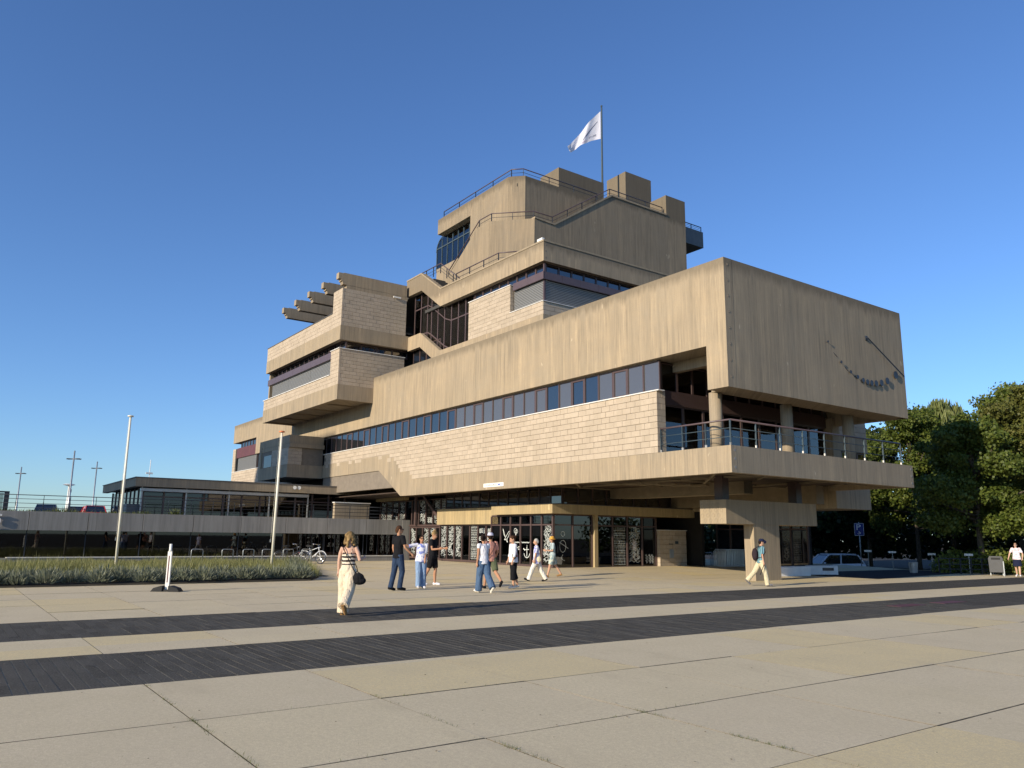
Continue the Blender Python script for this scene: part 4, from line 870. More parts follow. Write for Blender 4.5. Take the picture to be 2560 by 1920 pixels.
# planting bed in front of the terrace
bed = [(-28.05, -9), (-28.05, 11.2), (-30, 12.3), (-42.2, 16.4), (-44.5, 16.6), (-47.6, 12), (-47.6, -9)]
BED = MB().prism(bed, 2, -.09, .05).build('planting_bed', 'ground_soil'); BED['kind'] = 'structure'
def inbed(x, y):
    c = False; n = len(bed)
    for i in range(n):
        (x0, y0), (x1, y1) = bed[i], bed[(i+1) % n]
        if (y0 > y) != (y1 > y) and x < (x1-x0)*(y-y0)/(y1-y0)+x0: c = not c
    return c
rnd = random.Random(31); V = []; F = []
def blade(V, F, p, d, L, w):
    s = d.cross(Vector((rnd.uniform(-1, 1), rnd.uniform(-1, 1), .1))); s = s.normalized()*w if s.length > 1e-4 else Vector((w, 0, 0)); i = len(V)
    V += [p-s, p+s, p+d*L*.6+s*.7, p+d*L]; F.append((i, i+1, i+2, i+3))
for _ in range(5200):
    x, y = rnd.uniform(-47.3, -29.6), rnd.uniform(-5, 16.4)
    if not inbed(x, y): continue
    hh = rnd.uniform(.22, .68)*(.75+.4*math.sin(x*.9+y*.6)*math.sin(y*.5))
    if x < -40: hh *= .7
    for _ in range(13):
        d = Vector((rnd.uniform(-.45, .45), rnd.uniform(-.45, .45), 1)).normalized(); blade(V, F, Vector((x+rnd.uniform(-.16, .16), y+rnd.uniform(-.16, .16), .03)), d, hh*rnd.uniform(.6, 1.25), .011)
BG2 = MB().add(V, F).build('meadow_grass', 'bed_grass', None, (-38, 4, 0), kind='stuff'); tag(BG2, 'yellowish green grass and seed heads filling the planting bed', 'grass')
V = []; F = []; y = -6.0
mounds = []
while y < 11.4:
    mounds.append((-28.55+rnd.uniform(-.25, .2), y, rnd.uniform(.28, .60))); mounds.append((-29.3+rnd.uniform(-.3, .2), y+.3, rnd.uniform(.45, .62))); y += rnd.uniform(.5, .8)
for i in range(14): mounds.append((-28.6-i*.95, 11.0+i*.33+rnd.uniform(-.2, .2), rnd.uniform(.35, .55)))
for (x, y, r) in mounds:
    for _ in range(330):
        d = rdir(rnd); d.z = abs(d.z)*.9+.15; d.normalize(); p = Vector((x, y, .05))+Vector((d.x*r, d.y*r, d.z*r*.85))*rnd.uniform(.35, .85)
        blade(V, F, p, (d+rdir(rnd)*.35+Vector((0, 0, .5))).normalized(), rnd.uniform(.12, .26), .016)
LV = MB().add(V, F).build('lavender', 'lavender', None, (-29, 3, 0), kind='stuff'); tag(LV, 'silvery grey green lavender clumps edging the planting bed', 'shrub')
V = []; F = []
for _ in range(700):
    y = rnd.uniform(-3, 9.5); x = -48.25+rnd.uniform(-.5, .12)
    if y > 9: continue
    for _ in range(6): blade(V, F, Vector((x+rnd.uniform(-.1, .1), y+rnd.uniform(-.1, .1), 2.4)), Vector((rnd.uniform(-.5, .5), rnd.uniform(-.5, .5), 1)).normalized(), rnd.uniform(.15, .5)*(1.35 if 5 < y < 6 else .9), .02)
for (yy, hh) in ((9.3, .55), (11.0, .75)):
    for _ in range(120): blade(V, F, Vector((-48.2+rnd.uniform(-.15, .1), yy+rnd.uniform(-.3, .3), 2.4)), Vector((rnd.uniform(-.6, .6), rnd.uniform(-.6, .6), 1)).normalized(), hh*rnd.uniform(.4, 1), .03)
WD = MB().add(V, F).build('terrace_weeds', 'weed', None, (-48, 3, 2.4), kind='stuff'); tag(WD, 'green weeds growing along the top of the terrace parapet', 'weeds')
# grass and moss in the wider paving joints
V = []; F = []
for (ax, c, a, b, dens) in (('x', 2.07, -9.8, -4.5, 230), ('x', 3.92, -8.0, -3.6, 150), ('x', 5.77, -6.0, -2.2, 420), ('y', -7.75, 2.0, 6.4, 70), ('y', -5.81, 2.5, 7.2, 60), ('x', 3.92, -5.9, -3.5, 330), ('x', 2.07, -7.9, -5.2, 220)):
    n = int(dens*abs(b-a))
    for _ in range(n):
        t = a+(b-a)*rnd.random()
        if math.sin(t*5.1+c)+.6*math.sin(t*13+c) < rnd.uniform(-.6, 1.1): continue
        o = rnd.gauss(0, .012); p = Vector((t, c+o, -.03)) if ax == 'x' else Vector((c+o, t, -.03))
        blade(V, F, p, Vector((rnd.uniform(-.9, .9), rnd.uniform(-.9, .9), .8)).normalized(), rnd.uniform(.03, .065), .0035)
JG = MB().add(V, F).build('joint_grass', 'weed', None, (-6, 4, 0), kind='stuff'); tag(JG, 'short grass and moss sprouting from joints between the paving slabs', 'grass')
V = []; F = []
for _ in range(260):      # chips, dry leaves and gum on the paving
    a = YAW+rnd.uniform(-.6, .6); d = 4.5+16*rnd.random()**1.4; x, y = d*math.cos(a), d*math.sin(a); s = rnd.uniform(.004, .013)*(1+d*.03); i = len(V); t = rnd.uniform(0, 3)
    V += [Vector((x+s*math.cos(t+q*1.57)*rnd.uniform(.5, 1.2), y+s*math.sin(t+q*1.57)*rnd.uniform(.5, 1.2), .006+rnd.uniform(0, .006))) for q in range(4)]; F.append((i, i+1, i+2, i+3))
plain('litter', (.20, .15, .09), .9, var=.8, scale=1.7)
LT = MB().add(V, F).build('dry_litter', 'litter', None, (-8, 6, 0), kind='stuff'); tag(LT, 'scattered dry leaf bits and grit on the paving', 'litter')
# ================================================================== STREET FURNITURE
plain('bin_grey', (.07, .072, .075), .6)
plain('cream_paint', (.78, .74, .60), .45, var=.05); plain('blue_sign', (.012, .035, .22), .35); plain('car_white', (.75, .76, .78), .22, spec=.6, var=.02); plain('car_dark', (.03, .035, .045), .22, spec=.6, var=.05); plain('car_red', (.42, .012, .015), .22, spec=.6, var=.05); plain('car_navy', (.02, .03, .06), .22, spec=.6)
plain('tail_red', (.35, .01, .01), .25); plain('head_lamp', (.7, .7, .72), .15); plain('chrome', (.6, .6, .6), .2, .9); plain('silver_paint', (.55, .56, .56), .3, .5); plain('bench_white', (.74, .73, .70), .55, var=.06)
def flagpole(label, x, y, h, m_top, lean):
    T = thing('flagpole', label, 'flagpole', (x, y, 0)); MB().tube([(x, y, -.05), (x+lean*.5, y+lean*.4, h*.5), (x+lean, y+lean*.8, h)], [.062, .056, .045], 14).build('pole', 'cream_paint', T, (x, y, 0), True)
    tx, ty = x+lean, y+lean*.8
    MB().tube([(tx, ty, h), (tx, ty, h+.05), (tx, ty, h+.07)], [.13, .13, .06], 16).build('truck_cap', m_top, T, (tx, ty, h)); MB().tube([(tx-.06, ty-.06, h-.1), (x-.08, y-.09, 1.35)], .006, 4).build('halyard', 'cream_paint', T, (tx, ty, h)); MB().box(x-.1, x-.06, y-.12, y-.08, 1.28, 1.4).build('cleat', 'galv', T, (x, y, 1.3))
flagpole('bare cream flagpole with a round cream cap standing among the bed grass', -39.3, 6.63, 6.85, 'cream_paint', -.02); flagpole('bare cream flagpole with an orange cap near the bicycle hoops', -35.84, 12.43, 6.28, 'orange', .06)
T = thing('marker_post', 'worn white plastic marker post in a black rubber foot on the paving', 'post', (-24.6, 5.55, 0), R(52))
mb = MB(); mb.prism([(-.42, 0), (-.34, .1), (-.14, .16), (-.09, .16), (-.09, 0)], 1, -.14, .14); mb.prism([(.42, 0), (.34, .1), (.14, .16), (.09, .16), (.09, 0)], 1, -.14, .14); mb.box(-.1, .1, -.1, .1, 0, .06)
mb.build('rubber_foot', 'black_rubber', T, local=True)
pp = MB().box(-.055, .055, -.03, .03, .06, 1.12).build('post', 'white_paint', T, local=True); MB().tube([(0, 0, 1.12), (0, 0, 1.16), (0, 0, 1.33)], [.05, .04, .04], 10).build('neck', 'white_paint', T, local=True, smooth=True); MB().box(-.02, .012, -.034, -.0301, .25, 1.0).build('faded_stripe', 'rust_panel', pp, local=True)
# bicycle hoops along the terrace wall
def hoop(i, x, y, lab):
    T = thing('bicycle_hoop', lab, 'bike rack', (x, y, 0), R(98), 'bicycle hoops by the terrace wall'); r = .09; P = [(-.3, 0, -.05), (-.3, 0, .83-r)]+[(-.3+r-r*math.cos(t), 0, .83-r+r*math.sin(t)) for t in (.4, .8, 1.2, 1.57)]+[(.3-r+r*math.sin(t), 0, .83-r+r*math.cos(t)) for t in (.4, .8, 1.2, 1.57)]+[(.3, 0, -.05)]
    MB().tube(P, .024, 8).build('hoop', 'galv', T, local=True, smooth=True)
    for s in (-.3, .3): MB().tube([(s, 0, 0), (s, 0, .012)], .06, 10).build('foot_plate', 'galv', T, (s, 0, 0), local=True)
hl = ['galvanised bicycle hoop, fifth along from the bicycles', 'galvanised bicycle hoop, fourth along from the bicycles', 'galvanised bicycle hoop, third along from the bicycles', 'galvanised bicycle hoop beside the orange capped flagpole', 'galvanised bicycle hoop in front of the black bicycle', 'galvanised bicycle hoop in front of the white bicycle']
for i, (x, y) in enumerate(((-43.0, 11.0), (-42.7, 12.45), (-42.6, 13.5), (-42.7, 14.55), (-43.0, 15.8), (-43.25, 16.95))): hoop(i, x, y, hl[i])
def bicycle(label, x, y, rz, m, lean=.06):
    T = thing('bicycle', label, 'bicycle', (x, y, 0), rz, 'bicycles parked by the terrace wall'); T.rotation_euler = (lean, 0, rz)
    for cx in (-.54, .54):
        ring = [(cx+.33*math.cos(t), 0, .35+.33*math.sin(t)) for t in [2*math.pi*i/22 for i in range(23)]]
        w = MB().tube(ring, .019, 7, cap=False).build('wheel', 'black_rubber', T, local=True, smooth=True); MB().tube([(cx+.30*math.cos(t), 0, .35+.30*math.sin(t)) for t in [2*math.pi*i/22 for i in range(23)]], .009, 5, cap=False).build('rim', 'chrome', w, local=True)
        mb = MB()
        for i in range(14): t = 2*math.pi*i/14; mb.tube([(cx, .02*(-1)**i, .35), (cx+.3*math.cos(t), 0, .35+.3*math.sin(t))], .003, 3)
        mb.build('spokes', 'chrome', w, local=True, kind='stuff'); MB().tube([(cx, -.05, .35), (cx, .05, .35)], .03, 8).build('hub', 'chrome', w, local=True)
        MB().tube([(cx+.375*math.cos(t), 0, .35+.375*math.sin(t)) for t in [R(20)+R(150)*i/9 for i in range(10)]], .02, 5).build('mudguard', m, T, local=True)
    fr = MB(); B, S, H1, H2 = (-.1, 0, .30), (-.24, 0, .86), (.36, 0, .92), (.40, 0, .72)
    for a, b, r in ((B, S, .019), (B, H2, .024), ((-.2, 0, .72), H1, .018), ((-.54, 0, .35), B, .013), ((-.54, 0, .35), (-.21, 0, .76), .012), (H1, H2, .022), (H2, (.54, 0, .35), .015)): fr.tube([a, b], r, 7)
    fr.build('frame', m, T, local=True, smooth=True)
    MB().tube([S, (-.26, 0, .96)], .014, 6).build('seat_post', 'chrome', T, local=True); MB().prism([(-.42, -.09), (-.2, -.09), (-.02, -.025), (-.02, .025), (-.2, .09), (-.42, .09)], 2, .96, 1.02).build('saddle', 'black_rubber', T, local=True)
    MB().tube([H1, (.33, 0, 1.06)], .014, 6).build('stem', 'chrome', T, local=True); MB().tube([(.12, -.3, 1.10), (.26, -.28, 1.09), (.34, -.1, 1.07), (.34, .1, 1.07), (.26, .28, 1.09), (.12, .3, 1.10)], .013, 6).build('handlebar', 'chrome', T, local=True, smooth=True)
    MB().tube([(-.1, -.06, .30), (-.1, .06, .30)], .05, 10).build('chainring', 'chrome', T, local=True)
    for s in (-1, 1): MB().tube([(-.1, s*.07, .30), (-.1+s*.12, s*.09, .30-s*.1), (-.1+s*.12, s*.16, .30-s*.1)], .012, 5).build('crank', 'chrome', T, local=True)
    MB().prism([(-.62, .74), (-.24, .74), (-.24, .76), (-.62, .76)], 1, -.07, .07).build('carrier', 'black_rubber', T, local=True); MB().ball((.44, 0, .93), .045).build('head_lamp', 'chrome', T, local=True); MB().ball((-.92, 0, .6), .03).build('tail_lamp', 'tail_red', T, local=True)
bicycle('black city bicycle leaning by the terrace wall with chrome rims', -44.2, 16.35, R(70), 'car_dark'); bicycle('white framed city bicycle parked beside the hoop', -43.9, 17.55, R(35), 'car_white', -.05)
# street lamps beyond the terrace
def lamp(label, x, y, z0, z1, m='galv', arm=.36):
    T = thing('street_lamp', label, 'street lamp', (x, y, z0)); MB().tube([(x, y, z0), (x, y, z0+2.2), (x, y, z0+2.25), (x, y, z1)], [.11, .11, .08, .06], 10).build('pole', m, T, (x, y, z0), True)
    if arm:
        MB().tube([(x-.3, y-arm, z1-.75), (x+.3, y+arm, z1-.72)], .05, 8).build('cross_arm', 'zinc_grey', T, (x, y, z1-.7))
        for s in (-1, 1): MB().box(x+s*.2-.16, x+s*.2+.16, y+s*arm*.85-.2, y+s*arm*.85+.2, z1-.78, z1-.70).build('lamp_head', 'zinc_grey', T, (x, y, z1-.7))
    return T
lamp('slim grey street lamp nearest the information case', -104, 6.9, 2.3, 8.7); lamp('tall grey street lamp with twin heads behind the parked cars', -80, 9.2, 2.3, 8.75, arm=.42); lamp('grey twin headed street lamp beside the pavilion roof', -98, 13.6, 2.3, 9.3)
T = lamp('short white street lamp with a flat mushroom head', -86, 9.75, 2.3, 6.0, 'white_paint', 0); MB().tube([(-86, 9.75, 5.9), (-86, 9.75, 6.02), (-86, 9.75, 6.1)], [.12, .55, .35], 14).build('lamp_head', 'white_paint', T, (-86, 9.75, 6)); MB().box(-86.1, -85.9, 9.85, 10.0, 5.3, 5.6).build('control_box', 'zinc_grey', T, (-86, 9.9, 5.4))
T = lamp('very distant thin white mast above the pavilion roof', -150, 29.2, 0, 14.2, 'white_paint', 0); MB().box(-150.1, -149.9, 28.6, 29.7, 11.7, 12.0).build('cross_arm', 'white_paint', T, (-150, 29, 12))
# ------------------------------------------------------------------ vehicles
def car(name, label, x, y, z, rz, m, L=4.3, W=1.8, H=1.48, suv=False, group=None):
    """x forward in local space"""
    T = thing(name, label, 'car', (x, y, z), rz, group); h = L/2; g = .28 if suv else .2; b = H*.60
    prof = [(-h, g+.12), (-h+.05, g), (h-.1, g), (h, g+.15), (h, .62), (h-.08, .74), (h-.95, b-.03), (-h+.25, b+.04), (-h+.02, b-.05)]
    V = []; n = len(prof)
    for s, k in ((-1, .98), (-1, 1), (1, 1), (1, .98)):
        pass
    mb = MB(); secs = [(-W/2, .92), (-W/2+.07, 1), (W/2-.07, 1), (W/2, .92)]
    for (yy, q) in secs: V += [(px*(1 if q == 1 else .985), yy, g+(pz-g)*(1 if q == 1 else .9)+(0 if q == 1 else .03)) for px, pz in prof]
    F = [tuple(range(n)), tuple(range(4*n-1, 3*n-1, -1))]
    for i in range(3):
        for j in range(n): j2 = (j+1) % n; F.append((i*n+j, (i+1)*n+j, (i+1)*n+j2, i*n+j2))
    me = mb.add(V, F); body = me.build('body', m, T, local=True)
    bm = bmesh.new(); bm.from_mesh(body.data); bmesh.ops.recalc_face_normals(bm, faces=bm.faces); bmesh.ops.bevel(bm, geom=[e for e in bm.edges], offset=.03, segments=2, affect='EDGES'); bm.to_mesh(body.data); bm.free(); body.data.polygons.foreach_set('use_smooth', [True]*len(body.data.polygons))
    f0, f1, r1, r0 = h-1.0, h-1.75, -h+.75, -h+.22      # windscreen foot, roof front, roof rear, rear foot
    if suv: r1, r0 = -h+.5, -h+.12
    t = W/2-.24; u = W/2-.06; zb_ = b-.04
    gv = [(f0, -u, zb_), (f0, u, zb_), (r0, u, zb_), (r0, -u, zb_), (f1, -t, H-.03), (f1, t, H-.03), (r1, t, H-.03), (r1, -t, H-.03)]
    cab = MB().add(gv, [(0, 1, 5, 4), (1, 2, 6, 5), (2, 3, 7, 6), (3, 0, 4, 7)]).build('cabin_glass', 'glass_dark', T, local=True)
    rf = MB().add([(f1+.06, -t-.01, H-.045), (f1+.06, t+.01, H-.045), (r1-.06, t+.01, H-.045), (r1-.06, -t-.01, H-.045), (f1-.1, -t+.06, H), (f1-.1, t-.06, H), (r1+.1, t-.06, H), (r1+.1, -t+.06, H)], CF[1:]).build('roof', m, T, local=True)
    Pq = lambda a, q, k: tuple(Vector(gv[a]).lerp(Vector(gv[q]), k))
    for a, c in ((0, 4), (1, 5), (2, 6), (3, 7)): MB().tube([gv[a], gv[c]], .045, 6).build('pillar', m, T, local=True)
    for s in (0, 1):
        a, c, d, e = (0, 3, 4, 7) if s == 0 else (1, 2, 5, 6); MB().tube([Pq(a, c, .46), Pq(d, e, .42)], .04, 6).build('pillar', m, T, local=True)
    for sx in (-1, 1):
        for sy in (-1, 1):
            cx, cy = sx*(h-.82), sy*(W/2-.1); w = MB().tube([(cx, cy-.1, .32), (cx, cy+.1, .32)], .32, 20).build('wheel', 'black_rubber', T, local=True, smooth=True); MB().tube([(cx, cy+sy*.09, .32), (cx, cy+sy*.115, .32)], .2, 12).build('rim', 'silver_paint', w, local=True)
    for sy in (-1, 1):
        MB().box(h-.12, h+.006, sy*(W/2-.3)-.16, sy*(W/2-.3)+.16, .60, .74).build('headlight', 'head_lamp', T, local=True); MB().box(-h-.006, -h+.1, sy*(W/2-.2)-.12, sy*(W/2-.2)+.12, b-.3, b-.1).build('tail_light', 'tail_red', T, local=True); MB().ball((f0-.25, sy*(W/2+.06), b+.05), (.07, .1, .06)).build('mirror', m, T, local=True, smooth=True)
    MB().box(-h-.012, -h+.02, -.26, .26, b-.28, b-.16).build('number_plate', 'cream_paint', T, local=True); MB().box(h-.02, h+.012, -.26, .26, .42, .52).build('number_plate', 'cream_paint', T, local=True); MB().box(h-.02, h+.008, -.5, .5, .54, .66).build('grille', 'black_rubber', T, local=True)
    if suv:
        for sy in (-1, 1): MB().tube([(f1-.1, sy*(t-.05), H+.03), (r1+.1, sy*(t-.05), H+.03)], .018, 6).build('roof_rail', 'silver_paint', T, local=True)
    return T
toC = lambda x, y: math.atan2(-y, -x)
car('parked_car', 'dark blue car facing the terrace railing beyond the weeds', -76, 7.15, 2.35, toC(-76, 7.15), 'car_navy'); car('parked_car', 'dark car with red tail lights parked beside the red car', -81, 10.05, 2.35, toC(-81, 10.05)+math.pi, 'car_dark'); car('parked_car', 'bright red car parked tail first near the pavilion', -77, 10.75, 2.35, toC(-77, 10.75)+math.pi+.12, 'car_red')
car('parked_car', 'white sport utility car with roof rails parked by the disabled parking sign', -33.2, 51.5, -.9, R(-118), 'car_white', 4.4, 1.85, 1.58, True); car('parked_car', 'dark parked car standing in deep shade beside the white car', -36.6, 50.5, -.9, R(-110), 'car_dark')
# right-hand street furniture
T = thing('parking_sign', 'blue parking sign with P and wheelchair symbol on a grey pole', 'sign', (-30.9, 51.6, 0), R(-62)); T.location.z = 0
MB().tube([(0, 0, -.95), (0, 0, 2.9)], [.038, .03], 10).build('pole', 'galv', T, local=True, smooth=True); sp = MB().box(.045, .06, -.3, .3, 1.98, 2.82).build('plate', 'white_paint', T, local=True); MB().box(.0605, .064, -.275, .275, 2.005, 2.795).build('blue_field', 'blue_sign', sp, local=True)
mb = MB().box(.065, .068, -.16, -.09, 2.36, 2.74)
for i in range(8): t0, t1 = -math.pi/2+math.pi*i/8, -math.pi/2+math.pi*(i+1)/8; mb.add([(.066, -.05+.18*math.cos(t0), 2.64+.10*math.sin(t0)), (.066, -.05+.18*math.cos(t1), 2.64+.10*math.sin(t1)), (.066, -.05+.10*math.cos(t1), 2.64+.045*math.sin(t1)), (.066, -.05+.10*math.cos(t0), 2.64+.045*math.sin(t0))], [(0, 1, 2, 3)])
mb.box(.065, .068, -.09, -.05, 2.69, 2.74).box(.065, .068, -.09, -.05, 2.54, 2.585)
for i in range(10):
    t0, t1 = R(200)+R(240)*i/10, R(200)+R(240)*(i+1)/10; mb.add([(.066, -.02+.11*math.cos(t0), 2.16+.09*math.sin(t0)), (.066, -.02+.11*math.cos(t1), 2.16+.09*math.sin(t1)), (.066, -.02+.08*math.cos(t1), 2.16+.065*math.sin(t1)), (.066, -.02+.08*math.cos(t0), 2.16+.065*math.sin(t0))], [(0, 1, 2, 3)])
mb.box(.065, .068, -.03, 0, 2.15, 2.29).box(.065, .068, -.03, .09, 2.15, 2.175); mb.build('symbol', 'white_paint', sp, local=True)
def bench(label, x, y, L, rz, dark):
    T = thing('concrete_bench', label, 'bench', (x, y, 0), rz, 'white benches beside the pillar'); mb = MB().prism([(-.33, 0), (-.33, .40), (-.29, .44), (.33, .44), (.33, .36), (.26, 0)], 0, -L/2, L/2); mb.build('seat_block', 'bench_white', T, local=True); MB().box(-L*.4, L*.45, -.12, .3, .445, .47).build('seat_pad', 'black_rubber', T, local=True)
    if dark: MB().box(L*.06, L*.38, -.338, -.331, .2, .34).build('vent_grille', 'car_dark', T, local=True)
bench('white bench block next to the concrete pillar', -23.1, 32.5, 2.15, R(84), False); bench('white bench block with a dark vent slot', -23.35, 35.0, 2.0, R(70), True)
T = thing('litter_bin', 'grey steel litter bin on two legs beside the maple trunk', 'bin', (-18.9, 43.7, 0), R(22))
MB().prism([(-.3, .16), (.3, .16), (.32, .84), (.26, .95), (-.26, .95), (-.32, .84)], 1, -.2, .2).build('body', 'bin_grey', T, local=True); MB().box(-.2, .2, -.205, -.2, .78, .88).build('slot', 'black_rubber', T, local=True)
for s in (-.27, .27): MB().box(s-.02, s+.02, -.03, .03, 0, .2).build('leg', 'galv', T, local=True)
T = thing('waste_basket', 'small pale grey ribbed waste basket standing at the shade edge', 'bin', (-22.3, 42.1, 0)); MB().tube([(-22.3, 42.1, 0), (-22.3, 42.1, .55)], [.17, .22], 12).build('basket', 'galv', T, (-22.3, 42.1, 0))
for i in range(12): t = 2*math.pi*i/12; MB().tube([(-22.3+.175*math.cos(t), 42.1+.175*math.sin(t), .01), (-22.3+.225*math.cos(t), 42.1+.225*math.sin(t), .57)], .01, 4).build('rib', 'silver_paint', T, (-22.3, 42.1, 0))
FN = thing('kerb_fence', 'low black steel fence with horizontal bars in front of the shrubs', 'fence', (-20.4, 43.5, 0)); a, b = Vector((-21.2, 42.6, 0)), Vector((-19.5, 44.7, 0))
for i in range(6): p = a.lerp(b, i/5); MB().box(p.x-.025, p.x+.025, p.y-.025, p.y+.025, 0, .8).build('post', 'rail_dark', FN, p)
for z in (.25, .5, .78): MB().tube([a+Vector((0, 0, z)), b+Vector((0, 0, z))], .02, 6).build('bar', 'rail_dark', FN, a)
for i, (x, y, h, lb) in enumerate(((-26.6, 45.2, 1.05, 'small white bay sign nearest the disabled parking sign'), (-25.0, 45.0, 1.02, 'small white bay sign between the parking sign and the waste basket'), (-22.9, 45.3, .95, 'small white bay sign beside the small waste basket'), (-20.6, 44.6, .98, 'small white bay sign in front of the sunlit shrub'))):
    T = thing('bay_sign', lb, 'sign', (x, y, 0), R(25), 'parking bay signs'); MB().tube([(0, 0, -.05), (0, 0, h)], .02, 6).build('post', 'galv', T, local=True); MB().box(-.2, .2, -.03, -.018, h-.06, h+.05).build('plate', 'white_paint', T, local=True)
# crowd barriers stacked under the building
for i in range(9):
    x, y = -29.6+.14*i, 36.4-.05*i; T = thing('crowd_barrier', 'steel crowd barrier leaning in the stack behind the pillar', 'barrier', (x, y, .0), R(62), 'stacked crowd barriers')
    P = [(-1.0, 0, 0), (-1.0, 0, .95), (-.9, 0, 1.08), (.9, 0, 1.08), (1.0, 0, .95), (1.0, 0, 0)]; MB().tube(P, .022, 6).build('frame', 'silver_paint', T, local=True); MB().tube([(-1, 0, .18), (1, 0, .18)], .018, 5).build('bottom_rail', 'silver_paint', T, local=True)
    for j in range(9): MB().tube([(-.8+.2*j, 0, .18), (-.8+.2*j, 0, 1.07)], .009, 4).build('bar', 'silver_paint', T, local=True)
for i, (x, y, lb) in enumerate(((-31.9, 37.0, 'grey hoop stand nearer the letterbox wall than the stacked barriers'), (-30.9, 36.8, 'grey hoop stand touching the stacked barriers'))):
    T = thing('hoop_stand', lb, 'bike rack', (x, y, 0), R(62)); MB().tube([(-.4, 0, 0), (-.4, 0, .75), (-.3, 0, .85), (.3, 0, .85), (.4, 0, .75), (.4, 0, 0)], .022, 7).build('hoop', 'galv', T, local=True, smooth=True)
# ================================================================== PEOPLE
def cloth(name, c, var=.10):
    m = plain(name, c, .9, spec=.1, var=var, scale=9)
    if name[:2] == 'c_':
        k = N.__new__(N); k.m = m; k.t = m.node_tree; k.b = k.t.nodes['Principled BSDF']; k.bump(k.noise(k.comb(*[k.math('MULTIPLY', q, f) for q, f in zip(k.sep(k.pos()), (1, 1, .45))]), 17, 3, .6), .9, .05)
    return m
cloth('skin', (.50, .29, .19), .06); cloth('skin_tan', (.42, .225, .135), .06); cloth('skin_pale', (.58, .36, .26), .05)
for n_, c_ in dict(c_cream=(.70, .58, .42), c_black=(.013, .013, .015), c_jeans=(.03, .05, .095), c_lightjeans=(.22, .32, .48), c_white=(.74, .73, .76), c_blue=(.075, .125, .21), c_pink=(.56, .27, .20), c_olive=(.10, .115, .065), c_offwhite=(.72, .68, .60), c_pale=(.42, .50, .50), c_navy=(.018, .022, .05), c_red=(.42, .05, .09), c_sand=(.62, .54, .36), c_tan=(.30, .17, .07), c_grey=(.17, .165, .17), c_yellow=(.66, .34, .06), c_lav=(.58, .57, .68), h_dark=(.022, .014, .010), h_brown=(.06, .03, .017), h_grey=(.40, .38, .34), c_pack=(.035, .025, .03)).items(): cloth(n_, c_)
cloth('h_blond', (.26, .17, .075), .6)
def patterned(name, a, b, kind, sc):
    k = N(name); k.set(.85, 0, .2); tc = k.n('ShaderNodeTexCoord').outputs['Object']; x, y, z = k.sep(tc)
    if kind == 'bands': f = k.ramp(k.math('FRACT', k.math('MULTIPLY', k.math('ADD', z, k.math('MULTIPLY', k.noise(tc, 6, 2), .05)), sc)), .45, .55)
    elif kind == 'vert': f = k.ramp(k.math('FRACT', k.math('MULTIPLY', k.math('ADD', x, y), sc)), .35, .45)
    else: f = k.ramp(k.noise(tc, sc, 3), .47, .55)
    k.col(k.mix(f, a, b))
patterned('p_striped', (.72, .62, .48), (.03, .025, .025), 'bands', 13); patterned('p_paisley', (.78, .78, .84), (.16, .17, .48), 'blot', 13); patterned('p_blouse', (.78, .77, .80), (.20, .25, .58), 'blot2', 7); patterned('p_teal', (.30, .55, .58), (.02, .05, .09), 'vert', 14); patterned('p_floral', (.50, .52, .42), (.22, .30, .32), 'blot', 11); patterned('p_whitetee', (.80, .76, .76), (.62, .45, .48), 'blot2', 9)
def loft(mb, secs, seg=14):
    """secs: (centre, rx, ry) horizontal ellipses"""
    V = []; F = []
    for c, rx, ry in secs:
        for j in range(seg): t = 2*math.pi*j/seg; V.append((c[0]+rx*math.cos(t), c[1]+ry*math.sin(t), c[2]))
    for i in range(len(secs)-1):
        for j in range(seg): q = (j+1) % seg; F.append((i*seg+j, i*seg+q, (i+1)*seg+q, (i+1)*seg+j))
    F.append(tuple(range(seg-1, -1, -1))); F.append(tuple((len(secs)-1)*seg+j for j in range(seg))); mb.add(V, F)
def remesh(mb, voxel, it=3):
    me = bpy.data.meshes.new('tmp'); me.from_pydata([tuple(v) for v in mb.v], [], mb.f); o = bpy.data.objects.new('tmp', me); COL.objects.link(o)
    m = o.modifiers.new('r', 'REMESH'); m.mode = 'VOXEL'; m.voxel_size = voxel; m.use_smooth_shade = True
    if it: s = o.modifiers.new('s', 'SMOOTH'); s.factor = .5; s.iterations = it
    dg = bpy.context.evaluated_depsgraph_get(); r = bpy.data.meshes.new_from_object(o.evaluated_get(dg)); bpy.data.objects.remove(o); bpy.data.meshes.remove(me); return r
def skinned(name, mb, m, T, voxel=.013, it=3):
    me = remesh(mb, voxel, it); me.materials.clear(); me.materials.append(mat(m)); me.polygons.foreach_set('use_smooth', [True]*len(me.polygons)); return put(name, me, T, (0, 0, 0), local=True)
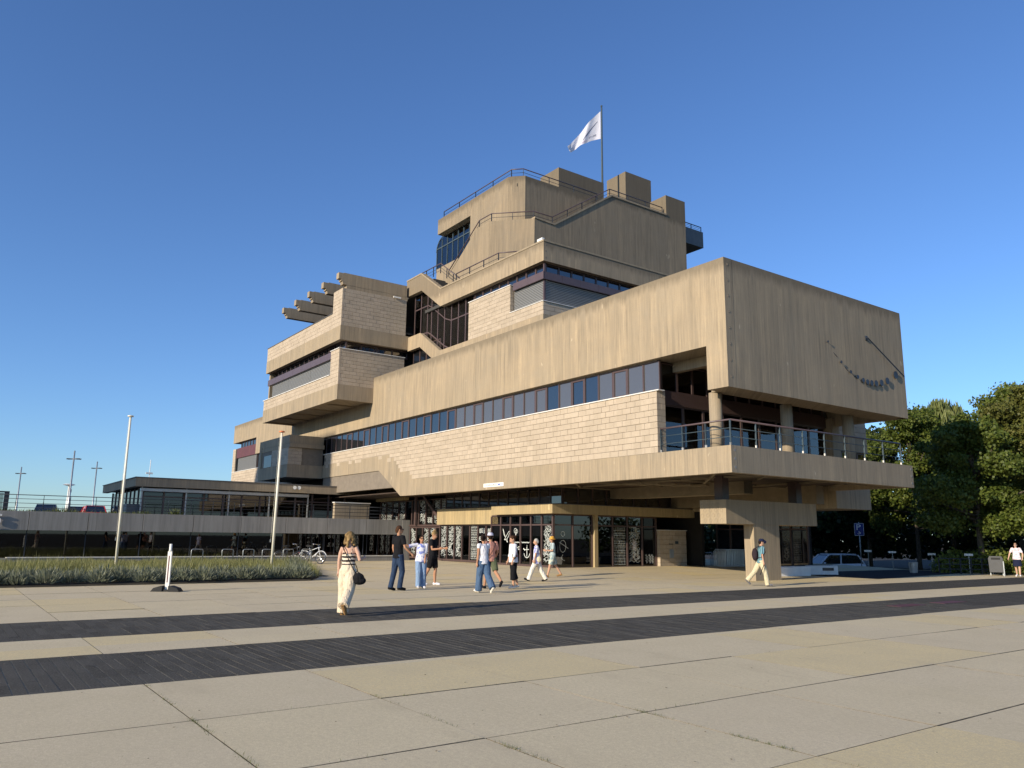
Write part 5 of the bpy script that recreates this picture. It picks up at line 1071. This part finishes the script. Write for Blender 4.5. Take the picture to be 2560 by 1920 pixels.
def person(label, x, y, facing, h, legs, arms, top, bottom, shoes, hair, skin='skin', lean=.03, head=(0, 0), male=False, sleeve=.5, sleeve_m=None, topkind='tee', botkind='trousers', flare=1.0, headgear=None, bag=None, glasses=False, zoff=0, twist=0):
    rz = math.atan2(-facing[0], facing[1]); s = h/1.70; T = thing('person', label, 'person', (x, y, zoff), rz)
    sw = .195 if male else .17; hw = .085; V3 = Vector
    J = {}; hip = V3((0, 0, .93))
    for i, sd_ in enumerate((-1, 1)):
        th, kn = R(legs[i][0]), R(legs[i][1]); p0 = V3((sd_*hw, 0, .90)); p1 = p0+V3((sd_*.01, math.sin(th), -math.cos(th)))*.42; p2 = p1+V3((0, math.sin(th-kn), -math.cos(th-kn)))*.41
        pitch = R(legs[i][0]-legs[i][1])*.85 if len(legs[i]) < 3 else R(legs[i][2]); toe = p2+V3((sd_*.03, math.cos(pitch)*.16, math.sin(pitch)*.16-.045)); heel = p2+V3((0, -.045*math.cos(pitch), -.05-.045*math.sin(pitch)))
        J[sd_] = [p0, p1, p2, toe, heel]
    low = min(min(j[3].z-.03, j[4].z-.03) for j in J.values())
    for k_ in J: J[k_] = [q-V3((0, 0, low)) for q in J[k_]]
    hip.z -= low
    up = V3((0, math.sin(lean), math.cos(lean))); at_ = lambda d: hip+up*d
    ca, sa = math.cos(twist), math.sin(twist); sh = {sd_: at_(.47)+V3((sd_*sw*ca, sd_*sw*sa, 0)) for sd_ in (-1, 1)}
    A = {}
    for i, sd_ in enumerate((-1, 1)):
        a = arms[i]; d1 = V3(a[0]).normalized(); d2 = V3(a[1]).normalized(); e = sh[sd_]+d1*.28; w = e+d2*.245; A[sd_] = (sh[sd_], e, w, d2)
    nk = at_(.52); hc = at_(.665)+V3((0, .02, 0)); yaw_, pit_ = R(head[0]), R(head[1]); hf = V3((math.sin(yaw_)*math.cos(pit_), math.cos(yaw_)*math.cos(pit_), math.sin(pit_))); hs = V3((math.cos(yaw_), -math.sin(yaw_), 0)); hu = hs.cross(hf)
    S = lambda q: V3(q)*s
    def sc(mb): mb.v = [tuple(V3(q)*s) for q in mb.v]; return mb
    # body: one continuous skin
    mb = MB(); tw = .155 if male else .14
    loft(mb, [(hip+V3((0, 0, -.08)), .12, .09), (hip, .15, .105), (at_(.15), .118, .088), (at_(.30), .14, .10), (at_(.42), tw, .085), (at_(.49), .085, .06)])
    mb.tube([at_(.45), nk, hc-V3((0, .02, .03))], [.062, .052, .05], 10); mb.ball(hc, (.072, .09, .112), 14, 10); mb.ball(hc+hf*.03-V3((0, 0, .055)), (.055, .065, .055), 10, 7)
    mb.tube([hc+hf*.085+hu*.02, hc+hf*.108-hu*.022, hc+hf*.085-hu*.03], [.010, .017, .011], 7)
    for sd_ in (-1, 1): mb.ball(hc+hs*sd_*.075-hf*.008, (.016, .022, .03), 7, 5)
    for sd_ in (-1, 1):
        p0, p1, p2, toe, heel = J[sd_]; mb.tube([p0+V3((0, 0, .05)), p0.lerp(p1, .5), p1, p1.lerp(p2, .35)-V3((0, .012, 0)), p2], [.088, .074, .053, .054, .036], 12); mb.tube([heel, p2.lerp(toe, .3)-V3((0, 0, .015)), toe], [.034, .038, .026], 9)
        s0, e, w, d2 = A[sd_]; mb.tube([s0-V3((sd_*.03, 0, .01)), s0.lerp(e, .5), e, e.lerp(w, .35), w], [.052, .044, .036, .036, .024], 10)
        sd2 = d2.cross(V3((sd_, .2, .1))).normalized(); nm = d2.cross(sd2)
        mb.tube([w, w+d2*.05, w+d2*.085], [.026, .036, .034], 8)
        for f_, (o_, L_) in enumerate(((-.030, .062), (-.010, .074), (.010, .070), (.029, .056))): b0 = w+d2*.075+sd2*o_; b1 = b0+d2*L_*.5+nm*.006; mb.tube([b0, b1, b1+(d2*.8+nm*.5).normalized()*L_*.5], [.0105, .0098, .008], 6)
        mb.tube([w+d2*.025-sd2*.025, w+d2*.055-sd2*.055, w+d2*.085-sd2*.06+nm*.012], [.013, .0115, .009], 6)
    skinned('body', sc(mb), skin, T, .0105, 2)
    for sd_ in (-1, 1):
        if not glasses: MB().ball(tuple(S(hc+hf*.083+hs*sd_*.031+hu*.012)), .0085, 8, 5).build('eye', 'c_black', T, local=True)
    MB().tube([S(hc+hf*.087+hs*q-hu*.052) for q in (-.022, 0, .022)], .005, 5).build('mouth', 'c_red', T, local=True)
    if glasses:
        g = MB()
        for sd_ in (-1, 1): g.ball(tuple(S(hc+hf*.088+hs*sd_*.033+hu*.012)), (.026, .016, .02), 8, 5); g.tube([S(hc+hf*.08+hs*sd_*.06+hu*.014), S(hc+hs*sd_*.082+hu*.012)], .004, 4)
        g.tube([S(hc+hf*.095-hs*.01+hu*.014), S(hc+hf*.095+hs*.01+hu*.014)], .004, 4); g.build('sunglasses', 'c_black', T, local=True)
    # clothing
    t = MB(); lo = -.09 if topkind in ('tee', 'loose', 'long') else (.10 if topkind == 'tank' else -.12); fl = 1.22 if topkind in ('loose', 'long') else 1.06
    if topkind == 'long': lo = -.20
    secs = [(at_(lo) if lo > -.15 else hip+V3((0, 0, lo)), .168*fl, .125*fl), (at_(.02), .160*fl, .12*fl), (at_(.16), .135*fl*(1.05 if fl < 1.1 else 1), .108*fl), (at_(.32), .163*1.04, .122), (at_(.42), (sw+.0)*.96, .108)]
    if topkind == 'tank': secs = [(at_(-.02), .158, .118), (at_(.10), .142, .108), (at_(.22), .146, .112), (at_(.335), .158, .118)]
    else: secs += [(at_(.485), sw*.72, .08), (at_(.515), .07, .062)]
    loft(t, secs)
    if topkind == 'tank':
        for sd_ in (-1, 1): t.tube([at_(.32)+V3((sd_*.085, -.115, 0)), at_(.44)+V3((sd_*.1, -.09, 0)), at_(.49)+V3((sd_*.095, 0, 0)), at_(.44)+V3((sd_*.1, .09, 0)), at_(.32)+V3((sd_*.085, .115, 0))], .012, 6)
    else:
        for sd_ in (-1, 1):
            s0, e, w, d2 = A[sd_]; k1 = min(1, sleeve*2); end = s0.lerp(e, k1) if sleeve <= .5 else e.lerp(w, (sleeve-.5)*2)
            P = [s0-V3((sd_*.06, 0, -.005)), s0+V3((sd_*.005, 0, 0)), s0.lerp(e, k1*.6)] + ([e] if sleeve > .5 else []) + [end]
            t.tube(P, [.066, .068, .062]+([.054] if sleeve > .5 else [])+[.056 if sleeve <= .5 else .05], 12)
    skinned('shirt', sc(t), top, T, .0135, 3)
    b = MB()
    if botkind in ('skirt', 'dress'):
        kz = (J[-1][1]+J[1][1])*.5; loft(b, [(hip+V3((0, 0, .10)), .140, .11), (hip, .172, .13), (hip.lerp(kz, .5), .20*flare, .16*flare), (hip.lerp(kz, .95)+V3((0, 0, 0)), .22*flare, .185*flare)])
    else:
        end = {'trousers': 1.0, 'shorts': .44, 'culotte': .74}[botkind]
        loft(b, [(hip+V3((0, 0, -.10)), .155, .12), (hip, .168, .126), (hip+V3((0, 0, .10)), .143, .112)])
        for sd_ in (-1, 1):
            p0, p1, p2, toe, heel = J[sd_]; hem = p2-V3((0, 0, .035)); P = [p0+V3((0, 0, .04)), p0.lerp(p1, .5)]; Q = [.104, .094*(.5+.5*flare)]
            if end > .5: P += [p1]; Q += [.080*(.45+.55*flare)]; P += [p1.lerp(hem, .5*(end-.5)*2), p1.lerp(hem, (end-.5)*2)]; Q += [.072*(.2+.8*flare), .072*(.05+.95*flare)]
            else: P += [p0.lerp(p1, end*2)]; Q += [.082*(.5+.5*flare)]
            b.tube(P, Q, 12)
    skinned('trousers' if botkind == 'trousers' else {'shorts': 'shorts', 'culotte': 'culottes', 'skirt': 'skirt', 'dress': 'skirt'}[botkind], sc(b), bottom, T, .0135, 3)
    for sd_ in (-1, 1):
        p0, p1, p2, toe, heel = J[sd_]; q = MB(); d = (toe-heel).normalized(); q.tube([heel-d*.012+V3((0, 0, .005)), heel.lerp(toe, .45)+V3((0, 0, .012)), toe+d*.02], [.044, .046, .036], 10); q.tube([heel+V3((0, 0, .0)), p2-V3((0, 0, .012))], [.04, .042], 8); skinned('shoe', sc(q), shoes, T, .011, 2)
    hm, style = hair; H = MB(); C = hc+hu*.02-hf*.018
    if style == 'short': H.ball(C+hu*.012, (.083, .098, .098), 14, 9); H.ball(C-hf*.04-hu*.03, (.075, .07, .075), 10, 7)
    if style in ('curly', 'long'):
        H.ball(C+hu*.015, (.098, .105, .108), 14, 9); rr = random.Random(int(x*100))
        for i in range(46):
            a = rr.uniform(math.pi*.98, math.pi*2.02)-yaw_; zz = rr.uniform(-.21 if style == 'curly' else -.24, .06); r0 = .085+.028*(-zz/.2); H.ball(C+V3((r0*math.cos(a), r0*math.sin(a)*.9, zz)), rr.uniform(.022, .04), 7, 5)
    if style == 'bun': H.ball(C+hu*.012, (.083, .098, .098), 14, 9); H.ball(C-hf*.10+hu*.03, .05, 9, 7); H.ball(C-hf*.045-hu*.03, (.07, .06, .06), 9, 7)
    if style == 'updo':
        H.ball(C+hu*.012, (.085, .10, .098), 14, 9); rr = random.Random(4)
        for i in range(16): H.ball(C+hu*.085-hf*.02+rdir(rr)*.04, rr.uniform(.02, .035), 7, 5)
    # keep the face clear
    cutp = hc+hf*.052
    H.v = [tuple((lambda q: q if (q-cutp).dot(hf) < 0 or (q-hc).dot(hu) > .062 else q-hf*((q-cutp).dot(hf)))(V3(v))) for v in H.v]
    skinned('hair', sc(H), hm, T, .012, 1)
    if headgear:
        km, kind = headgear; G = MB(); C2 = hc+hu*.055-hf*.012
        loft(G, [(C2+V3((0, 0, -.02)), .095, .108), (C2+V3((0, 0, .04)), .09, .10), (C2+V3((0, 0, .078)), .05, .055)])
        if kind == 'cap': G.tube([C2+hf*.06-V3((0, 0, .015)), C2+hf*.17-V3((0, 0, .035))], [.075, .05], 8); G.v = [(a, b2, max(c, (C2-V3((0, 0, .045))).z) if False else c) for a, b2, c in G.v]
        else: loft(G, [(C2+V3((0, 0, -.055)), .165, .175), (C2+V3((0, 0, -.03)), .12, .13), (C2+V3((0, 0, -.01)), .095, .105)])
        skinned('sun_hat' if kind == 'hat' else 'cap', sc(G), km, T, .012, 1)
    T['_s'] = s; return T, J, A, hip, at_, s, T
fw, rt = Vector((-.813, .582, 0)), Vector((.582, .813, 0)); lf = -rt
down = (0, .02, -1)
def bagof(T, s, pts, r, m, strap=None, name='bag'):
    """bags ride on the wearer: their own thing"""
    pass
def worn(T, name, label, mb, m, s, voxel=.013):
    """a bag or pack carried by a person: a thing of its own at the person's place"""
    mb.v = [tuple(Vector(q)*s) for q in mb.v]; me = remesh(mb, voxel, 2); me.materials.clear(); me.materials.append(mat(m)); me.polygons.foreach_set('use_smooth', [True]*len(me.polygons))
    o = put(name, me, None, tuple(T.location), (0, 0, T.rotation_euler.z)); return tag(o, label, 'bag')
# woman walking away in the foreground
p = person('woman with curly blond hair, patterned strappy top and wide cream trousers walking away', -15.87, 7.15, (-.72, .69), 1.68, [(4, 2), (-17, 34, -62)], [((-.16, .0, -1), (-.05, .12, -1)), ((.30, -.12, -1), (.02, .9, .12))], 'p_striped', 'c_cream', 'c_tan', ('h_blond', 'curly'), 'skin_pale', topkind='tank', flare=1.75, head=(4, -4))
h0 = p[3]; mb = MB(); mb.ball(h0+Vector((.27, -.10, -.16)), (.13, .10, .10), 12, 8); mb.ball(h0+Vector((.29, -.09, -.22)), (.15, .10, .09), 12, 8); mb.tube([h0+Vector((.17, -.12, -.12)), h0+Vector((.24, -.14, -.02)), h0+Vector((.36, -.12, -.1))], .012, 6); mb.tube([h0+Vector((.2, -.08, -.08)), h0+Vector((.06, -.15, .2)), h0+Vector((-.08, -.125, .44)), h0+Vector((-.11, 0, .50)), h0+Vector((-.04, .125, .36)), h0+Vector((.14, .14, .05)), h0+Vector((.22, .0, -.06))], .014, 6)
worn(p[0], 'shoulder_bag', 'black slouchy shoulder bag on the hip of the curly haired woman', mb, 'c_black', p[5])
p = person('tall man in black t-shirt and dark jeans seen from behind', -22.0, 11.53, tuple(fw*.55+rt*.6)[:2], 1.9, [(-7, 8), (12, 22)], [((-.12, -.05, -1), (-.05, .3, -1)), ((.22, .15, -1), (.25, .8, -.75))], 'c_black', 'c_jeans', 'c_black', ('h_brown', 'short'), 'skin_tan', male=True, sleeve=.36, head=(28, 3), lean=.0, glasses=True)
p = person('woman in white and blue blouse and light flared jeans pointing with a raised arm', -22.75, 12.75, tuple(-fw*.9+rt*.25)[:2], 1.63, [(5, 6), (15, 12)], [((.14, .12, -1), (.1, .5, -1)), ((.82, .2, -.12), (.9, .2, .45))], 'p_blouse', 'c_lightjeans', 'c_white', ('h_dark', 'bun'), 'skin_tan', topkind='loose', sleeve=.5, flare=1.35, glasses=True, head=(-8, 0))
p = person('blonde woman in black looking at her phone behind the pointing woman', -23.9, 13.85, tuple(rt*.85-fw*.35)[:2], 1.78, [(8, 10), (-14, 14)], [((-.05, .25, -1), (.05, 1, .15)), ((.1, .2, -1), (0, 1, .1))], 'c_black', 'c_black', 'c_white', ('h_blond', 'updo'), 'skin_tan', topkind='tee', botkind='shorts', flare=1.25, sleeve=.3, head=(0, -25))
p = person('dark haired woman in white top and wide blue trousers beside the man in pink', -20.1, 13.4, tuple(lf*.55+fw*.75)[:2], 1.67, [(12, 6), (-14, 26, -45)], [((-.16, -.1, -1), (-.08, .1, -1)), ((.14, .1, -1), (.05, .3, -1))], 'c_white', 'c_blue', 'c_offwhite', ('h_dark', 'bun'), 'skin_tan', sleeve=.18, flare=1.55, head=(48, 4))
mb = MB(); mb.tube([p[3]+Vector(q) for q in ((.19, -.08, -.05), (.05, -.15, .22), (-.09, -.11, .46), (-.1, .02, .5), (.06, .14, .3), (.19, .06, 0))], .01, 5); mb.ball(p[3]+Vector((.2, 0, -.08)), (.05, .09, .075), 9, 6); worn(p[0], 'shoulder_bag', 'dark green cross body bag of the woman in wide blue trousers', mb, 'c_navy', p[5])
p = person('man in pink t-shirt, olive shorts and pale cap with hands clasped', -21.5, 14.6, tuple(fw*.7+lf*.45)[:2], 1.76, [(20, 12), (-24, 28, -42)], [((-.1, -.25, -1), (.2, .25, -1)), ((.16, -.1, -1), (-.15, .55, -1))], 'c_pink', 'c_olive', 'c_black', ('h_dark', 'short'), 'skin_tan', male=True, sleeve=.4, botkind='shorts', flare=1.35, head=(30, 4), headgear=('c_lav', 'cap'))
mb = MB(); mb.tube([p[3]+Vector(q) for q in ((-.17, -.1, 0), (-.02, -.165, .25), (.1, -.13, .45), (.12, .0, .5), (.02, .16, .3), (-.16, .12, .05))], .014, 5); mb.ball(p[3]+Vector((-.19, 0, -.06)), (.05, .1, .09), 9, 6); worn(p[0], 'shoulder_bag', 'dark shoulder bag strapped across the back of the man in pink', mb, 'c_pack', p[5])
p = person('woman in loose white blouse and black culottes with brown tied hair', -21.15, 15.25, tuple(lf*.85-fw*.35)[:2], 1.64, [(6, 8), (-8, 12)], [((-.16, .1, -1), (-.1, .35, -1)), ((.14, .05, -1), (.12, .3, -1))], 'c_white', 'c_black', 'c_offwhite', ('h_brown', 'bun'), 'skin', topkind='loose', sleeve=.74, botkind='culotte', flare=1.45, head=(0, -18))
mb = MB(); mb.tube([p[3]+Vector(q) for q in ((-.2, .1, .12), (-.06, .2, .3), (.07, .12, .47), (.08, -.08, .46), (-.08, -.19, .25))], .008, 5); mb.ball(p[3]+Vector((-.2, .05, .12)), (.04, .09, .1), 9, 6); worn(p[0], 'belt_bag', 'small green bag hanging at the side of the woman in white blouse', mb, 'c_olive', p[5])
mb = MB(); mb.ball(p[3]+Vector((-.20, .03, .22)), (.03, .075, .10), 9, 7); mb.tube([p[3]+Vector((-.2, .03, .2)), p[3]+Vector((-.19, -.06, .1))], [.04, .02], 7); worn(p[0], 'clutch_bag', 'red pouch tucked under the arm of the woman in white blouse', mb, 'c_red', p[5])
p = person('older grey haired woman in blue paisley shirt and white trousers striding', -24.15, 18.5, tuple(lf)[:2], 1.60, [(26, 4), (-22, 10, -20)], [((-.14, .12, -1), (-.1, .25, -1)), ((.14, .08, -1), (.1, .28, -1))], 'p_paisley', 'c_offwhite', 'c_black', ('h_grey', 'short'), 'skin', topkind='long', sleeve=.46, flare=1.25, head=(0, -8))
mb = MB(); mb.ball(p[3]+Vector((-.24, -.08, -.02)), (.05, .10, .12), 10, 8); mb.tube([p[3]+Vector(q) for q in ((-.23, -.12, .08), (-.19, -.1, .3), (-.15, 0, .5), (-.19, .07, .3), (-.23, .05, .08))], .012, 5); worn(p[0], 'shoulder_bag', 'cream and tan shoulder bag of the older grey haired woman', mb, 'c_sand', p[5])
p = person('woman in orange sun hat, pale t-shirt and knee length pale shorts', -26.2, 20.9, tuple(lf*.95-fw*.15)[:2], 1.66, [(20, 6), (-20, 14, -14)], [((-.1, .12, -1), (.25, 1, .05)), ((.1, .12, -1), (-.25, 1, .08))], 'c_pale', 'p_floral', 'c_tan', ('h_brown', 'long'), 'skin', sleeve=.4, botkind='shorts', flare=1.5, headgear=('c_yellow', 'hat'), zoff=.012)
mb = MB(); mb.ball(p[3]+Vector((0, -.2, .26)), (.13, .085, .2), 10, 8)
for sd_ in (-1, 1): mb.tube([p[3]+Vector(q) for q in ((sd_*.1, -.15, .12), (sd_*.15, .0, .14), (sd_*.125, .125, .3), (sd_*.12, .1, .44), (sd_*.115, -.02, .51), (sd_*.1, -.15, .42))], .014, 5)
worn(p[0], 'backpack', 'small black backpack on the woman in the orange hat', mb, 'c_black', p[5])
p = person('man in teal striped shirt, cream trousers and navy cap striding past the pillar', -18.38, 24.22, tuple(rt)[:2], 1.66, [(-30, 16, -48), (17, 8)], [((-.12, .22, -1), (-.05, .4, -1)), ((.14, -.12, -1), (.08, .12, -1))], 'p_teal', 'c_sand', 'c_grey', ('h_dark', 'short'), 'skin', male=True, sleeve=.42, flare=1.2, headgear=('c_navy', 'cap'), lean=.07, head=(0, -8))
mb = MB(); mb.ball(p[3]+Vector((0, -.2, .22)), (.15, .11, .235), 12, 9)
for sd_ in (-1, 1): mb.tube([p[3]+Vector(q) for q in ((sd_*.1, -.14, .1), (sd_*.16, .0, .12), (sd_*.135, .145, .3), (sd_*.13, .12, .44), (sd_*.125, -.02, .53), (sd_*.1, -.15, .44))], .018, 5)
worn(p[0], 'backpack', 'dark backpack on the man in the navy cap', mb, 'c_pack', p[5])
w = p[2][1][2]+p[2][1][3]*.1; mb = MB().tube([w*p[5]+Vector((0, .02, .06)), w*p[5]+Vector((0, -.16, -.34))], .012, 6); st = mb.build('walking_stick', 'c_black', None, tuple(p[0].location), local=True, rot=(0, 0, p[0].rotation_euler.z)); tag(st, 'short dark rod held in the hand of the man in the navy cap', 'stick')
p = person('woman in white t-shirt and navy skirt with sunglasses near the litter bin', -17.75, 43.3, tuple(lf*.6-fw*.7)[:2], 1.60, [(10, 8), (-8, 14)], [((-.45, .0, -1), (.1, .35, -1)), ((.5, .1, -1), (.25, .25, -1))], 'p_whitetee', 'c_navy', 'c_white', ('h_brown', 'short'), 'skin_pale', sleeve=.4, botkind='skirt', flare=1.0, glasses=True, topkind='loose')
T = thing('kerb_post', 'slim pale grey post next to the woman in white t-shirt', 'post', (-18.3, 43.1, 0)); MB().tube([(-18.3, 43.1, -.05), (-18.3, 43.1, .68)], .035, 8).build('shaft', 'galv', T, (-18.3, 43.1, 0)); MB().ball((-18.3, 43.1, .69), .037, 8, 6).build('cap', 'galv', T, (-18.3, 43.1, .69))
